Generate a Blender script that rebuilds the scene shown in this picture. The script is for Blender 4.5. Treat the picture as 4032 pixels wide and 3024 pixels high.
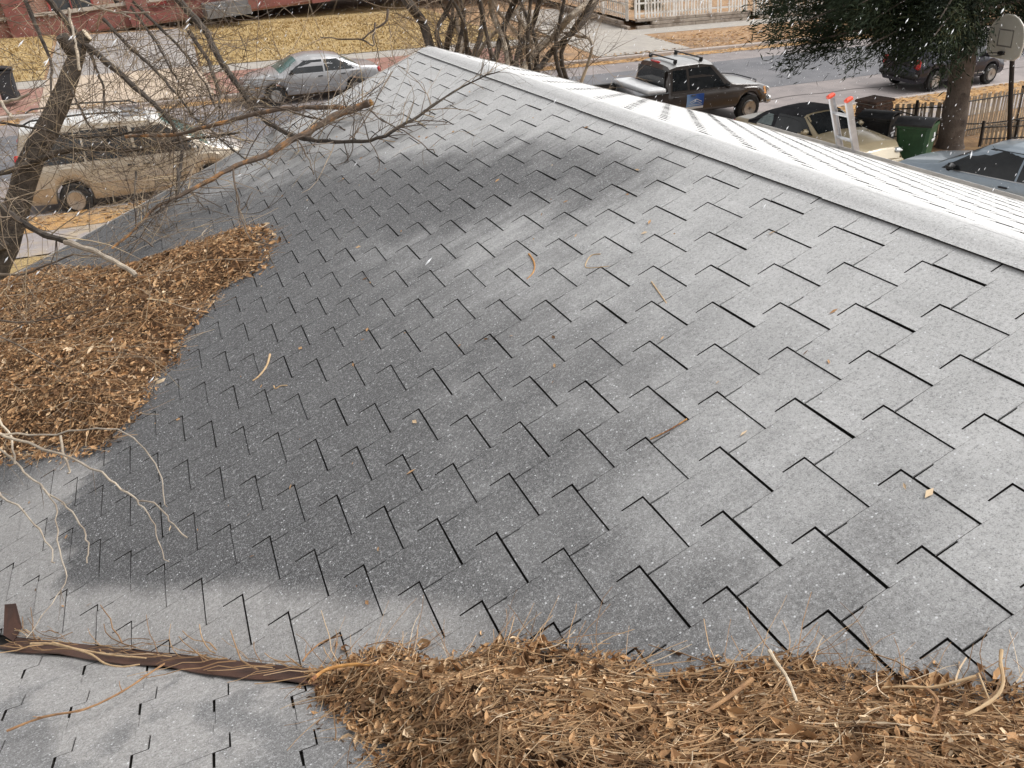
import bpy, bmesh, math, random
import numpy as np
from mathutils import Vector, Matrix
R = math.radians
for o in list(bpy.data.objects): bpy.data.objects.remove(o, do_unlink=True)
scene = bpy.context.scene
COL = scene.collection
# ------------------------------------------------------------------ camera
ZC = 5.354
cam_d = bpy.data.cameras.new('camera'); cam = bpy.data.objects.new('camera', cam_d); COL.objects.link(cam)
cr = Vector((0.92170619, -0.37719449, -0.09045447)); cu = Vector((0.26025278, 0.42844916, 0.86527441)); cb = Vector((-0.2876216, -0.82106981, 0.49307016))
M = Matrix((cr, cu, cb)).transposed().to_4x4(); M.translation = (0, 0, ZC); cam.matrix_world = M
cam_d.sensor_width = 36; cam_d.lens = 29.46; cam_d.clip_start = .05; cam_d.clip_end = 900
scene.camera = cam
# ------------------------------------------------------------------ sky, sun, exposure (overcast, snowing)
w = bpy.data.worlds.new('World'); scene.world = w; w.use_nodes = True
nt = w.node_tree; bgn = nt.nodes['Background']
sky = nt.nodes.new('ShaderNodeTexSky'); sky.sky_type = 'NISHITA'; sky.sun_disc = False
SUN_EL, SUN_AZ = 48, 105      # azimuth measured from +Y towards +X
sky.sun_elevation = R(SUN_EL); sky.sun_rotation = R(SUN_AZ); sky.air_density = 1.0; sky.dust_density = 4.0; sky.ozone_density = 1.0
hs = nt.nodes.new('ShaderNodeHueSaturation'); hs.inputs['Saturation'].default_value = .05
nt.links.new(sky.outputs[0], hs.inputs['Color']); nt.links.new(hs.outputs[0], bgn.inputs['Color'])
bgn.inputs['Strength'].default_value = .15
sd = bpy.data.lights.new('sun', 'SUN'); sd.energy = 1.35; sd.angle = R(28); sd.color = (1, .975, .94)
so = bpy.data.objects.new('sun', sd); COL.objects.link(so)
d = Vector((math.sin(R(SUN_AZ))*math.cos(R(SUN_EL)), math.cos(R(SUN_AZ))*math.cos(R(SUN_EL)), math.sin(R(SUN_EL))))
so.rotation_euler = d.to_track_quat('Z', 'Y').to_euler(); so.location = d*60
vs = scene.view_settings; vs.view_transform = 'Standard'; vs.look = 'None'; vs.gamma = 1; vs.use_curve_mapping = False; vs.exposure = .35
scene.render.engine = 'CYCLES'
rng = np.random.default_rng(7); random.seed(7)
# ------------------------------------------------------------------ helpers
def tag(o, label=None, cat=None, group=None, kind=None):
    if label: o['label'] = label
    if cat: o['category'] = cat
    if group: o['group'] = group
    if kind: o['kind'] = kind
    return o
def empty(name, loc=(0,0,0), rz=0, parent=None):
    o = bpy.data.objects.new(name, None); COL.objects.link(o); o.location = loc; o.rotation_euler = (0,0,rz); o.empty_display_size = .2
    if parent: o.parent = parent
    return o
class MB:
    def __init__(s): s.v = []; s.f = []; s.m = []
    def add(s, vs_, fs_, mi=0):
        b = len(s.v); s.v += [tuple(map(float, q)) for q in vs_]; s.f += [tuple(i+b for i in f) for f in fs_]; s.m += [mi]*len(fs_); return s
    def box(s, c, size, rot=None, mi=0, taper=1.0):
        hx, hy, hz = [a/2 for a in size]; vs_ = []
        for z in (-1, 1):
            t = taper if z > 0 else 1
            for x, y in ((-1,-1),(1,-1),(1,1),(-1,1)): vs_.append(Vector((x*hx*t, y*hy*t, z*hz)))
        if rot is not None: vs_ = [rot @ q for q in vs_]
        c = Vector(c); vs_ = [q+c for q in vs_]
        return s.add(vs_, [(3,2,1,0),(4,5,6,7),(0,1,5,4),(1,2,6,5),(2,3,7,6),(3,0,4,7)], mi)
    def bbox(s, c, size, bev=.02, rot=None, mi=0):
        # chamfered box
        hx, hy, hz = [a/2 for a in size]; b = min(bev, hx*.9, hy*.9, hz*.9); vs_ = []
        for z, k in ((-hz, b), (-hz+b, 0), (hz-b, 0), (hz, b)):
            X, Y = hx-k, hy-k; e = b*.7
            for x, y in ((-X+e,-Y),(X-e,-Y),(X,-Y+e),(X,Y-e),(X-e,Y),(-X+e,Y),(-X,Y-e),(-X,-Y+e)): vs_.append(Vector((x,y,z)))
        fs_ = [tuple(range(7,-1,-1)), tuple(range(24,32))]
        for l in range(3):
            for i in range(8): fs_.append((l*8+i, l*8+(i+1)%8, (l+1)*8+(i+1)%8, (l+1)*8+i))
        if rot is not None: vs_ = [rot @ q for q in vs_]
        c = Vector(c); return s.add([q+c for q in vs_], fs_, mi)
    def tube(s, pts, rad, sides=6, mi=0, cap=True):
        P = np.array([q[:3] for q in pts], float); n = len(P)
        r = np.full(n, rad, float) if np.isscalar(rad) else np.array(rad, float)
        T = np.gradient(P, axis=0); T /= (np.linalg.norm(T, axis=1, keepdims=True)+1e-9)
        a = np.array((0,0,1.)) if abs(T[0][2]) < .9 else np.array((1.,0,0))
        u = np.cross(T[0], a); u /= np.linalg.norm(u); vs_ = []
        for i in range(n):
            u = u - T[i]*u.dot(T[i]); u /= (np.linalg.norm(u)+1e-9); v_ = np.cross(T[i], u)
            for k in range(sides):
                an = 2*math.pi*k/sides; vs_.append(P[i] + r[i]*(math.cos(an)*u+math.sin(an)*v_))
        fs_ = [(i*sides+k, i*sides+(k+1)%sides, (i+1)*sides+(k+1)%sides, (i+1)*sides+k) for i in range(n-1) for k in range(sides)]
        if cap: fs_ += [tuple(range(sides-1,-1,-1)), tuple(range((n-1)*sides, n*sides))]
        return s.add(vs_, fs_, mi)
    def lathe(s, prof, axis='z', c=(0,0,0), n=24, mi=0):
        # prof: list of (r, h) revolved about axis
        vs_ = []; m = len(prof)
        for k in range(n):
            an = 2*math.pi*k/n
            for r_, h in prof:
                x, y = r_*math.cos(an), r_*math.sin(an)
                q = (x,y,h) if axis == 'z' else (x,h,y)
                vs_.append((q[0]+c[0], q[1]+c[1], q[2]+c[2]))
        fs_ = []
        for k in range(n):
            k2 = (k+1) % n
            for i in range(m-1):
                f = (k*m+i, k2*m+i, k2*m+i+1, k*m+i+1); fs_.append(f if axis == 'z' else f[::-1])
        return s.add(vs_, fs_, mi)
    def build(s, name, mats, parent=None, loc=(0,0,0), rot=None, smooth=False, sharp=40):
        me = bpy.data.meshes.new(name); me.from_pydata(s.v, [], s.f)
        mats = mats if isinstance(mats, (list, tuple)) else [mats]
        for m_ in mats: me.materials.append(m_)
        if len(mats) > 1: me.polygons.foreach_set('material_index', s.m)
        me.update()
        if smooth:
            me.polygons.foreach_set('use_smooth', [True]*len(me.polygons)); me.set_sharp_from_angle(angle=R(sharp))
        o = bpy.data.objects.new(name, me); COL.objects.link(o); o.location = loc
        if rot is not None: o.rotation_euler = rot
        if parent: o.parent = parent
        return o
def copy_tree(o, parent=None):
    c = o.copy(); COL.objects.link(c); c.parent = parent
    for ch in o.children: copy_tree(ch, c)
    return c
# ------------------------------------------------------------------ materials
def newmat(name):
    m = bpy.data.materials.new(name); m.use_nodes = True; t = m.node_tree
    return m, t, t.nodes['Principled BSDF']
def N_(t, ty, **kw):
    n = t.nodes.new(ty)
    for k, v in kw.items(): setattr(n, k, v)
    return n
def math_(t, op, a, b=None, c=None, clamp=False):
    n = t.nodes.new('ShaderNodeMath'); n.operation = op; n.use_clamp = clamp
    for i, q in enumerate((a, b, c)):
        if q is None: continue
        if isinstance(q, (int, float)): n.inputs[i].default_value = q
        else: t.links.new(q, n.inputs[i])
    return n.outputs[0]
def smooth_(t, x, a, b):
    n = t.nodes.new('ShaderNodeMapRange'); n.interpolation_type = 'SMOOTHSTEP'
    t.links.new(x, n.inputs[0]); n.inputs[1].default_value = a; n.inputs[2].default_value = b
    return n.outputs[0]
def mix_(t, f, a, b, mode='MIX'):
    n = t.nodes.new('ShaderNodeMix'); n.data_type = 'RGBA'; n.blend_type = mode
    for s_, q in ((0, f), (6, a), (7, b)):
        if isinstance(q, (int, float)): n.inputs[s_].default_value = q
        elif isinstance(q, tuple): n.inputs[s_].default_value = (*q[:3], 1)
        else: t.links.new(q, n.inputs[s_])
    return n.outputs[2]
def noise_(t, scale, detail=4, rough=.6, vec=None, dist=0):
    n = t.nodes.new('ShaderNodeTexNoise'); n.inputs['Scale'].default_value = scale; n.inputs['Detail'].default_value = detail; n.inputs['Roughness'].default_value = rough; n.inputs['Distortion'].default_value = dist
    if vec is not None: t.links.new(vec, n.inputs['Vector'])
    return n.outputs['Fac']
def pos_(t): return t.nodes.new('ShaderNodeNewGeometry').outputs['Position']
def bump_(t, b, h, strength=.3, dist=.02):
    n = t.nodes.new('ShaderNodeBump'); n.inputs['Strength'].default_value = strength; n.inputs['Distance'].default_value = dist
    t.links.new(h, n.inputs['Height']); t.links.new(n.outputs[0], b.inputs['Normal'])
def mat(name, c1, c2=None, scale=5, rough=.8, metal=0, bump=0, bscale=None, coat=0, spec=.5, detail=5, lo=.35, hi=.65, c3=None, scale3=1, bdist=.02):
    m, t, b = newmat(name); b.inputs['Roughness'].default_value = rough; b.inputs['Metallic'].default_value = metal
    b.inputs['Coat Weight'].default_value = coat; b.inputs['Coat Roughness'].default_value = .08; b.inputs['Specular IOR Level'].default_value = spec
    if c2 is None and not bump: b.inputs['Base Color'].default_value = (*c1, 1); return m
    P = pos_(t)
    if c2 is not None:
        col = mix_(t, smooth_(t, noise_(t, scale, detail, .65, P), lo, hi), c1, c2)
        if c3 is not None: col = mix_(t, smooth_(t, noise_(t, scale3, 5, .6, P), .48, .68), col, c3)
        t.links.new(col, b.inputs['Base Color'])
    else: b.inputs['Base Color'].default_value = (*c1, 1)
    if bump: bump_(t, b, noise_(t, bscale or scale*2, 6, .7, P), bump, bdist)
    return m
def attr_mat(name, ramp, rough=.85, aname='Col', trans=0):
    m, t, b = newmat(name); b.inputs['Roughness'].default_value = rough; b.inputs['Specular IOR Level'].default_value = .25
    a = N_(t, 'ShaderNodeAttribute'); a.attribute_name = aname
    cr_ = N_(t, 'ShaderNodeValToRGB'); els = cr_.color_ramp.elements
    while len(els) < len(ramp): els.new(.5)
    for e, (p_, c_) in zip(els, ramp): e.position = p_; e.color = (*c_, 1)
    t.links.new(a.outputs['Fac'], cr_.inputs[0]); t.links.new(cr_.outputs[0], b.inputs['Base Color'])
    return m
# ground heights: the street falls towards +X, the far side climbs away from the house
GS, GK, GA = .0664, .049, math.atan(.045)
def gz(x, y):
    sy = -x*math.sin(GA)+(y-21.2)*math.cos(GA)          # pavement level is a kerb height above the road
    return -GS*x + GK*max(0., y-21) + (.12 if sy < -.22 or sy > 11.02 else 0.)
def gterr(x, y):
    sy = -x*math.sin(GA)+(y-21.2)*math.cos(GA)
    return -GS*x + GK*max(0., y-21) + (.09 if sy < -2.3 or sy > 13.2 else -.03)
def S2W(sx, sy, h=0):   # street frame: near kerb sy=0, far kerb sy=10.8
    x = sx*math.cos(GA)-sy*math.sin(GA); y = 21.2+sx*math.sin(GA)+sy*math.cos(GA)
    return Vector((x, y, gz(x, y)+h))
ROLL = math.atan(GS)
# ------------------------------------------------------------------ ground, street
def sheet(name, pts_grid, m, h, label_kind='structure', nx=24, ny=8):
    # pts_grid: four street-frame corners (sx,sy), bilinear
    mb = MB(); (a, b_, c, e) = [np.array(q, float) for q in pts_grid]; vs_ = []
    for j in range(ny+1):
        for i in range(nx+1):
            s_, t_ = i/nx, j/ny; q = (a*(1-s_)+b_*s_)*(1-t_)+(e*(1-s_)+c*s_)*t_
            vs_.append(S2W(q[0], q[1], h))
    fs_ = [(j*(nx+1)+i, j*(nx+1)+i+1, (j+1)*(nx+1)+i+1, (j+1)*(nx+1)+i) for j in range(ny) for i in range(nx)]
    mb.add(vs_, fs_); o = mb.build(name, m); tag(o, kind=label_kind); return o
m_dirt = mat('dry soil', (.30,.17,.085), (.42,.27,.15), 3, .95, bump=.5, bscale=30, c3=(.24,.16,.10), scale3=.6)
m_lawn = mat('winter lawn', (.50,.36,.165), (.40,.28,.125), 7, .95, bump=.8, bscale=60, c3=(.56,.42,.22), scale3=.5, bdist=.05)
m_conc = mat('concrete walk', (.42,.385,.34), (.35,.32,.285), 3, .9, bump=.15, bscale=60, c3=(.36,.33,.30), scale3=.7)
m_beige = mat('beige concrete', (.56,.45,.34), (.50,.40,.31), 1.4, .9, bump=.15, bscale=50, c3=(.42,.34,.27), scale3=.5)
m_gravel = mat('grey drive', (.36,.33,.31), (.27,.25,.24), 2.5, .95, bump=.5, bscale=40, c3=(.42,.39,.36), scale3=.4)
m_road = mat('worn road', (.28,.245,.235), (.22,.195,.19), 1.2, .85, bump=.25, bscale=80, c3=(.33,.285,.27), scale3=.35)
m_asph = mat('dark asphalt', (.125,.125,.135), (.16,.158,.168), 1.0, .8, bump=.3, bscale=90, c3=(.19,.183,.19), scale3=.3)
m_paver = mat('brick paving', (.33,.17,.13), (.27,.15,.12), 3, .9, bump=.2, bscale=25, c3=(.38,.25,.19), scale3=.8)
m_kerb = mat('kerb concrete', (.44,.38,.34), (.36,.31,.28), 5, .9, bump=.2, bscale=60)
m_leafy = mat('leafy gutter soil', (.55,.32,.12), (.36,.22,.11), 8, .95, bump=.7, bscale=40, c3=(.30,.22,.15), scale3=1.2)
def terrain():
    mb = MB(); nx, ny = 60, 60
    xs = np.concatenate([np.linspace(-220,-30,12), np.linspace(-24,60,36), np.linspace(70,260,12)]); ys = np.concatenate([np.linspace(-120,-12,8), np.linspace(-8,70,40), np.linspace(80,420,12)])
    vs_ = [(x, y, gterr(x, min(y, 90))) for y in ys for x in xs]; n = len(xs)
    mb.add(vs_, [(j*n+i, j*n+i+1, (j+1)*n+i+1, (j+1)*n+i) for j in range(len(ys)-1) for i in range(n-1)])
    tag(mb.build('ground', m_dirt), kind='structure')
terrain()
sheet('road', [(-90,0),(120,0),(120,10.8),(-90,10.8)], m_road, .0, nx=60)
sheet('road_centre', [(-90,3.6),(120,3.6),(120,8.6),(-90,8.6)], m_asph, .006, nx=60)
# crack sealing line in the near lane
mbk = MB(); ptsk = [S2W(x, 2.0+.12*math.sin(x*.7)+.07*math.sin(x*2.3), .004) for x in np.arange(-40, 70, .5)]
vv = []
for q in ptsk: vv += [q+Vector((0,-.05,0)), q+Vector((0,.05,0))]
mbk.add(vv, [(2*i, 2*i+2, 2*i+3, 2*i+1) for i in range(len(ptsk)-1)]); tag(mbk.build('road_crack', mat('tar seam', (.10,.085,.08))), kind='structure')
def kerb(name, y0, y1, h=.13):
    mb = MB(); n = 70; vs_ = []
    for i in range(n+1):
        sx = -90+210*i/n
        for (y, z) in ((y0,-.02),(y0,h-.02),(y0+.02*np.sign(y1-y0),h),(y1,h),(y1,-.02)): vs_.append(S2W(sx, y, z))
    fs_ = [(i*5+k, i*5+k+1, (i+1)*5+k+1, (i+1)*5+k) for i in range(n) for k in range(4)]
    mb.add(vs_, fs_); tag(mb.build(name, m_kerb), kind='structure')
kerb('kerb_near', 0, -.215); kerb('kerb_far', 10.8, 11.0)
sheet('verge_near', [(-60,-1.5),(90,-1.5),(90,-.24),(-60,-.24)], m_leafy, .012, nx=40)
sheet('verge_far', [(-60,11.04),(90,11.04),(90,15.4),(-60,15.4)], m_dirt, .005, nx=40)
sheet('gutter_leaves', [(-60,10.2),(90,10.2),(90,10.8),(-60,10.8)], m_leafy, .012, nx=40)
sheet('sidewalk_far', [(-60,15.4),(90,15.4),(90,16.9),(-60,16.9)], m_conc, .012, nx=40)
sheet('verge_far_paving', [(-60,11.05),(14.5,11.05),(14.5,15.35),(-60,15.35)], m_paver, .016, nx=30)
sheet('driveway_apron', [(-3.6,11.05),(2.0,11.05),(2.2,17.1),(-3.4,17.1)], m_beige, .024, nx=8)
sheet('driveway_far', [(-3.4,17.1),(2.2,17.1),(3.2,28.6),(-3.0,28.6)], m_gravel, .018, nx=8)
sheet('lawn', [(2.3,17.0),(16.5,17.0),(16.5,34),(3.2,28.6)], m_lawn, .02, nx=24, ny=20)
sheet('lawn_left', [(-40,17.0),(-3.5,17.0),(-3.1,30.5),(-40,30.5)], m_lawn, .02, nx=30, ny=16)
sheet('driveway_right', [(17.4,11.05),(22.0,11.05),(23.0,26),(19.4,26)], m_conc, .024, nx=8)
sheet('sidewalk_near', [(-60,-3.2),(90,-3.2),(90,-1.55),(-60,-1.55)], mat('grey near walk', (.34,.30,.29), (.28,.25,.245), 3, .9, bump=.15, bscale=60, c3=(.42,.33,.22), scale3=.9), .016, nx=40)
sheet('front_yard', [(-40,-14),(8.5,-14),(8.5,-3.3),(-40,-3.3)], m_lawn, .02, nx=24)
sheet('house_driveway', [(9.0,-26),(17.2,-26),(17.2,-3.25),(9.0,-3.25)], m_gravel, .02, nx=12)
sheet('side_yard', [(17.3,-26),(60,-26),(60,-3.25),(17.3,-3.25)], mat('leaf strewn yard', (.36,.21,.10), (.25,.16,.09), 5, .95, bump=.7, bscale=35, c3=(.46,.30,.15), scale3=.8), .02, nx=16)
# ------------------------------------------------------------------ the house whose roof we look over
H = 2.0; PIT = R(18.4); SP, CP, TP = math.sin(PIT), math.cos(PIT), math.tan(PIT)
XR, ZR = 2.690, ZC+H*(1.085*SP-CP); YG = 9.2; XL = -2.03; PR = R(20.0); XE = 6.8
VAL = 2.06                                  # valley runs along X+Y = VAL
def zL(x): return ZR-TP*(XR-x)
def z2(y): return ZR-TP*(y+XR-VAL)
def zRt(x): return ZR-math.tan(PR)*(x-XR)
def roof_mat():
    m, t, b = newmat('asphalt shingle granules'); b.inputs['Roughness'].default_value = .9; b.inputs['Specular IOR Level'].default_value = .3
    P = pos_(t); s_ = N_(t, 'ShaderNodeSeparateXYZ'); t.links.new(P, s_.inputs[0]); X, Y = s_.outputs[0], s_.outputs[1]
    n1 = noise_(t, 1.3, 5, .6, P); n2 = noise_(t, 5, 5, .65, P)
    jit = math_(t, 'ADD', math_(t, 'MULTIPLY', math_(t, 'SUBTRACT', n1, .5), 1.1), math_(t, 'MULTIPLY', math_(t, 'SUBTRACT', n2, .5), .75))
    mpn = N_(t, 'ShaderNodeMapping'); mpn.inputs['Scale'].default_value = (.7,7.,.7); t.links.new(P, mpn.inputs[0]); stk = noise_(t, 1.0, 5, .65, mpn.outputs[0])      # run-off streaks down the slope
    jit = math_(t, 'ADD', jit, math_(t, 'MULTIPLY', math_(t, 'SUBTRACT', stk, .5), 1.1))
    # snow dusting thickens towards the ridge; near eave it is wet
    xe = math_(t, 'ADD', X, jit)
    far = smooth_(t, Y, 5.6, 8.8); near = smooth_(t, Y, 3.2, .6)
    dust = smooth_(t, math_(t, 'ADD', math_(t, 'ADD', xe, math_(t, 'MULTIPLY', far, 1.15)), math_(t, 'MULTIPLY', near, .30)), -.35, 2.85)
    # wet streak running down from below the ridge
    bx = math_(t, 'SUBTRACT', X, math_(t, 'MULTIPLY_ADD', Y, -.60, 4.72)); by = math_(t, 'SUBTRACT', Y, 5.7)
    rr = math_(t, 'ADD', math_(t, 'POWER', math_(t, 'DIVIDE', bx, .7), 2.), math_(t, 'POWER', math_(t, 'DIVIDE', by, 2.2), 2.))
    rr = math_(t, 'ADD', rr, math_(t, 'MULTIPLY', jit, .9))
    wet = math_(t, 'SUBTRACT', 1., smooth_(t, rr, -.2, 1.6)); wet = math_(t, 'MULTIPLY', wet, smooth_(t, X, 2.62, 2.2))
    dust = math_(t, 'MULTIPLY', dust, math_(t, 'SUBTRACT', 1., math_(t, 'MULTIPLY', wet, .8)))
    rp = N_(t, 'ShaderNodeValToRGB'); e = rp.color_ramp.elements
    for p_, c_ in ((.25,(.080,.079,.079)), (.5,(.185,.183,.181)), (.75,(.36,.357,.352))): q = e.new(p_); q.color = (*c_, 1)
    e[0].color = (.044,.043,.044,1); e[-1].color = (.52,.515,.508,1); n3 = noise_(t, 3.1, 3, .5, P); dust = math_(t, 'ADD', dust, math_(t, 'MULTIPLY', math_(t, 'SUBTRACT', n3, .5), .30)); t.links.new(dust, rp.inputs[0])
    # dry dusty strip along the valley and the lower left
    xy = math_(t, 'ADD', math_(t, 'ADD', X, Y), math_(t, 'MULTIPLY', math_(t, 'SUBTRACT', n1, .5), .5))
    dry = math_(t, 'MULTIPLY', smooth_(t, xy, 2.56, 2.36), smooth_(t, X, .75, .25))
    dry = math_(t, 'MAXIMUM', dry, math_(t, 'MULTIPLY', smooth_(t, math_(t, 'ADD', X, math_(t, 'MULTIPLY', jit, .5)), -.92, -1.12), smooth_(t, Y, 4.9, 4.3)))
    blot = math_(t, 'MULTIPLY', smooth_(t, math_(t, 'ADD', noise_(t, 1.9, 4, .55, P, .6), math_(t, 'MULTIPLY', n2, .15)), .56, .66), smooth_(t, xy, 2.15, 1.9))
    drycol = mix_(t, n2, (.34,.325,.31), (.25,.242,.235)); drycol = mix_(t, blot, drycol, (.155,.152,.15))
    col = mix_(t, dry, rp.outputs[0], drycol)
    g3 = noise_(t, 75, 3, .75, P); col = mix_(t, math_(t, 'MULTIPLY', smooth_(t, g3, .5, .68), .38), col, (.045,.045,.047)); col = mix_(t, math_(t, 'MULTIPLY', smooth_(t, g3, .48, .32), .30), col, (.66,.66,.66))
    # mineral granules: fine salt and pepper
    g = noise_(t, 260, 2, .7, P); col = mix_(t, math_(t, 'MULTIPLY', smooth_(t, g, .35, .7), .55), col, mix_(t, .5, col, (.62,.62,.63)))
    g2 = noise_(t, 190, 2, .7, P); col = mix_(t, math_(t, 'MULTIPLY', smooth_(t, g2, .52, .72), .5), col, (.03,.03,.033))
    # snow grains caught on the surface
    v_ = N_(t, 'ShaderNodeTexVoronoi'); v_.inputs['Scale'].default_value = 62; t.links.new(P, v_.inputs['Vector'])
    wn = N_(t, 'ShaderNodeTexWhiteNoise'); t.links.new(v_.outputs['Position'], wn.inputs['Vector'])
    spk = math_(t, 'MULTIPLY', math_(t, 'LESS_THAN', v_.outputs['Distance'], .2), math_(t, 'GREATER_THAN', wn.outputs['Value'], .87))
    col = mix_(t, math_(t, 'MULTIPLY', spk, .75), col, (.72,.73,.75))
    v2 = N_(t, 'ShaderNodeTexVoronoi'); v2.inputs['Scale'].default_value = 150; t.links.new(P, v2.inputs['Vector'])
    wn2 = N_(t, 'ShaderNodeTexWhiteNoise'); t.links.new(v2.outputs['Position'], wn2.inputs['Vector'])
    spk2 = math_(t, 'MULTIPLY', math_(t, 'LESS_THAN', v2.outputs['Distance'], .3), math_(t, 'GREATER_THAN', wn2.outputs['Value'], .72))
    col = mix_(t, math_(t, 'MULTIPLY', spk2, .45), col, (.6,.61,.63))
    # settled snow past the ridge on the weather side
    snow = smooth_(t, math_(t, 'ADD', X, math_(t, 'MULTIPLY', math_(t, 'SUBTRACT', n2, .5), .12)), 2.64, 2.93)
    col = mix_(t, snow, col, mix_(t, n2, (.73,.722,.71), (.66,.655,.648)))
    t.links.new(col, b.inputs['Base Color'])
    bump_(t, b, math_(t, 'ADD', g, n2), .35, .004)
    return m
m_shing = roof_mat()
m_edge = mat('bitumen edge', (.022,.020,.018), rough=.9, spec=.2)
m_deck = mat('roofing felt', (.022,.020,.018), (.04,.036,.032), 9, .95, spec=.2)
m_fascia = mat('painted fascia', (.55,.53,.50), (.46,.44,.42), 6, .7)
m_rust = mat('brown painted metal', (.055,.025,.017), (.095,.044,.029), 6, .45, bump=.2, bscale=30, c3=(.06,.03,.022), scale3=2.2)
m_wall = mat('stucco wall', (.50,.46,.40), (.44,.40,.35), 8, .9, bump=.3, bscale=80)
house = empty('house', (2.4, 4.0, gz(2.4, 4)))
tag(house, 'low house with grey interlocking shingle roof, snowy beyond its ridge, seen from above', 'house')
hl = house.location
def hb(mb, name, m, **k): return mb.build(name, m, house, loc=(-hl.x, -hl.y, -hl.z), **k)
# walls
mb = MB()
def quadwall(pts): mb.add(pts, [tuple(range(len(pts)))])
xw0, xw1, yw1, yb = XL+.45, XE-.45, YG-.35, -7.5
gl = lambda x: gz(x, 0)-.2
quadwall([(xw0,yb,gl(xw0)),(xw0,yw1,gl(xw0)),(xw0,yw1,zL(xw0)-.12),(xw0,yb,zL(xw0)-.12)])
quadwall([(xw1,yw1,gl(xw1)),(xw1,yb,gl(xw1)),(xw1,yb,zRt(xw1)-.12),(xw1,yw1,zRt(xw1)-.12)])
quadwall([(xw0,yw1,gl(xw0)),(xw1,yw1,gl(xw1)),(xw1,yw1,zRt(xw1)-.12),(XR,yw1,ZR-.12),(xw0,yw1,zL(xw0)-.12)])
quadwall([(-6,3.7,gl(-6)),(xw0,3.7,gl(xw0)),(xw0,3.7,2.6),(-6,3.7,2.6)])
hb(mb, 'wall', m_wall)
def slope_deck(name, poly, dz, th=.1):
    mb = MB(); n = len(poly)
    top = [(x,y,z+dz) for x,y,z in poly]; bot = [(x,y,z+dz-th) for x,y,z in poly]
    mb.add(top+bot, [tuple(range(n)), tuple(range(2*n-1,n-1,-1))]+[(i, i+n, (i+1)%n+n, (i+1)%n) for i in range(n)])
    return hb(mb, name, m_deck)
YB = VAL-XR                                 # cross ridge
vb = VAL-XL
deckL = slope_deck('roof_slope', [(XL,YG,zL(XL)),(XR,YG,ZR),(XR,VAL-XR,ZR),(XL,vb,zL(XL))][::-1], -.012)
deckR = slope_deck('roof_slope', [(XR,YG,ZR),(XE,YG,zRt(XE)),(XE,-6,zRt(XE)),(XR,-6,ZR)][::-1], -.012)
deck2 = slope_deck('roof_slope', [(XL,vb,z2(vb)),(XR,YB,ZR),(-6,YB,ZR),(-6,vb,z2(vb))][::-1], -.012)
deck3 = slope_deck('roof_slope', [(XR,YB,ZR),(XR,-6,ZR),(-6,-6,ZR-1.3),(-6,YB,ZR)][::-1], -.014)
for q, l in ((deckL,'grey slope facing left, under the shingles'),(deckR,'snow covered slope beyond the ridge'),(deck2,'near slope below the valley')): q['label'] = l
# fascia / rake boards / gutters
mb = MB()
def board(a, b_, h, th, side):
    a, b_ = Vector(a), Vector(b_); mid = (a+b_)/2; dv = b_-a; L = dv.length
    x = dv.normalized(); y = Vector((0,0,1)).cross(x).normalized(); z = x.cross(y)
    mb.box(mid+y*side-z*h/2, (L, th, h), Matrix((x,y,z)).transposed())
board((XL,YG+.012,zL(XL)+.01),(XR,YG+.012,ZR+.01),.16,.024,0)
hb(mb, 'rake_board', m_fascia); mb = MB()
board((XR,YG+.012,ZR+.01),(XE,YG+.012,zRt(XE)+.01),.16,.024,0); hb(mb, 'rake_board', m_fascia); mb = MB()
board((XE+.015,-6,zRt(XE)+.0),(XE+.015,YG,zRt(XE)+.0),.16,.024,0); hb(mb, 'fascia', m_fascia); mb = MB()
board((XL-.015,vb,zL(XL)),(XL-.015,YG,zL(XL)),.16,.024,0); hb(mb, 'fascia', m_fascia)
for (x, y0, y1, z) in ((XE+.09, -6, YG, zRt(XE)-.06), (XL-.09, vb, YG, zL(XL)-.06)):
    mb = MB(); pr = [(-.06,.05),(-.06,-.04),(-.03,-.06),(.04,-.06),(.06,-.03),(.06,.05)]; vs_ = [(x+a, y, z+b_) for y in (y0,y1) for a, b_ in pr]
    mb.add(vs_, [(i, i+1, i+7, i+6) for i in range(5)]); o = hb(mb, 'gutter', m_fascia)
    sm = o.modifiers.new('t', 'SOLIDIFY'); sm.thickness = .006
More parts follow.
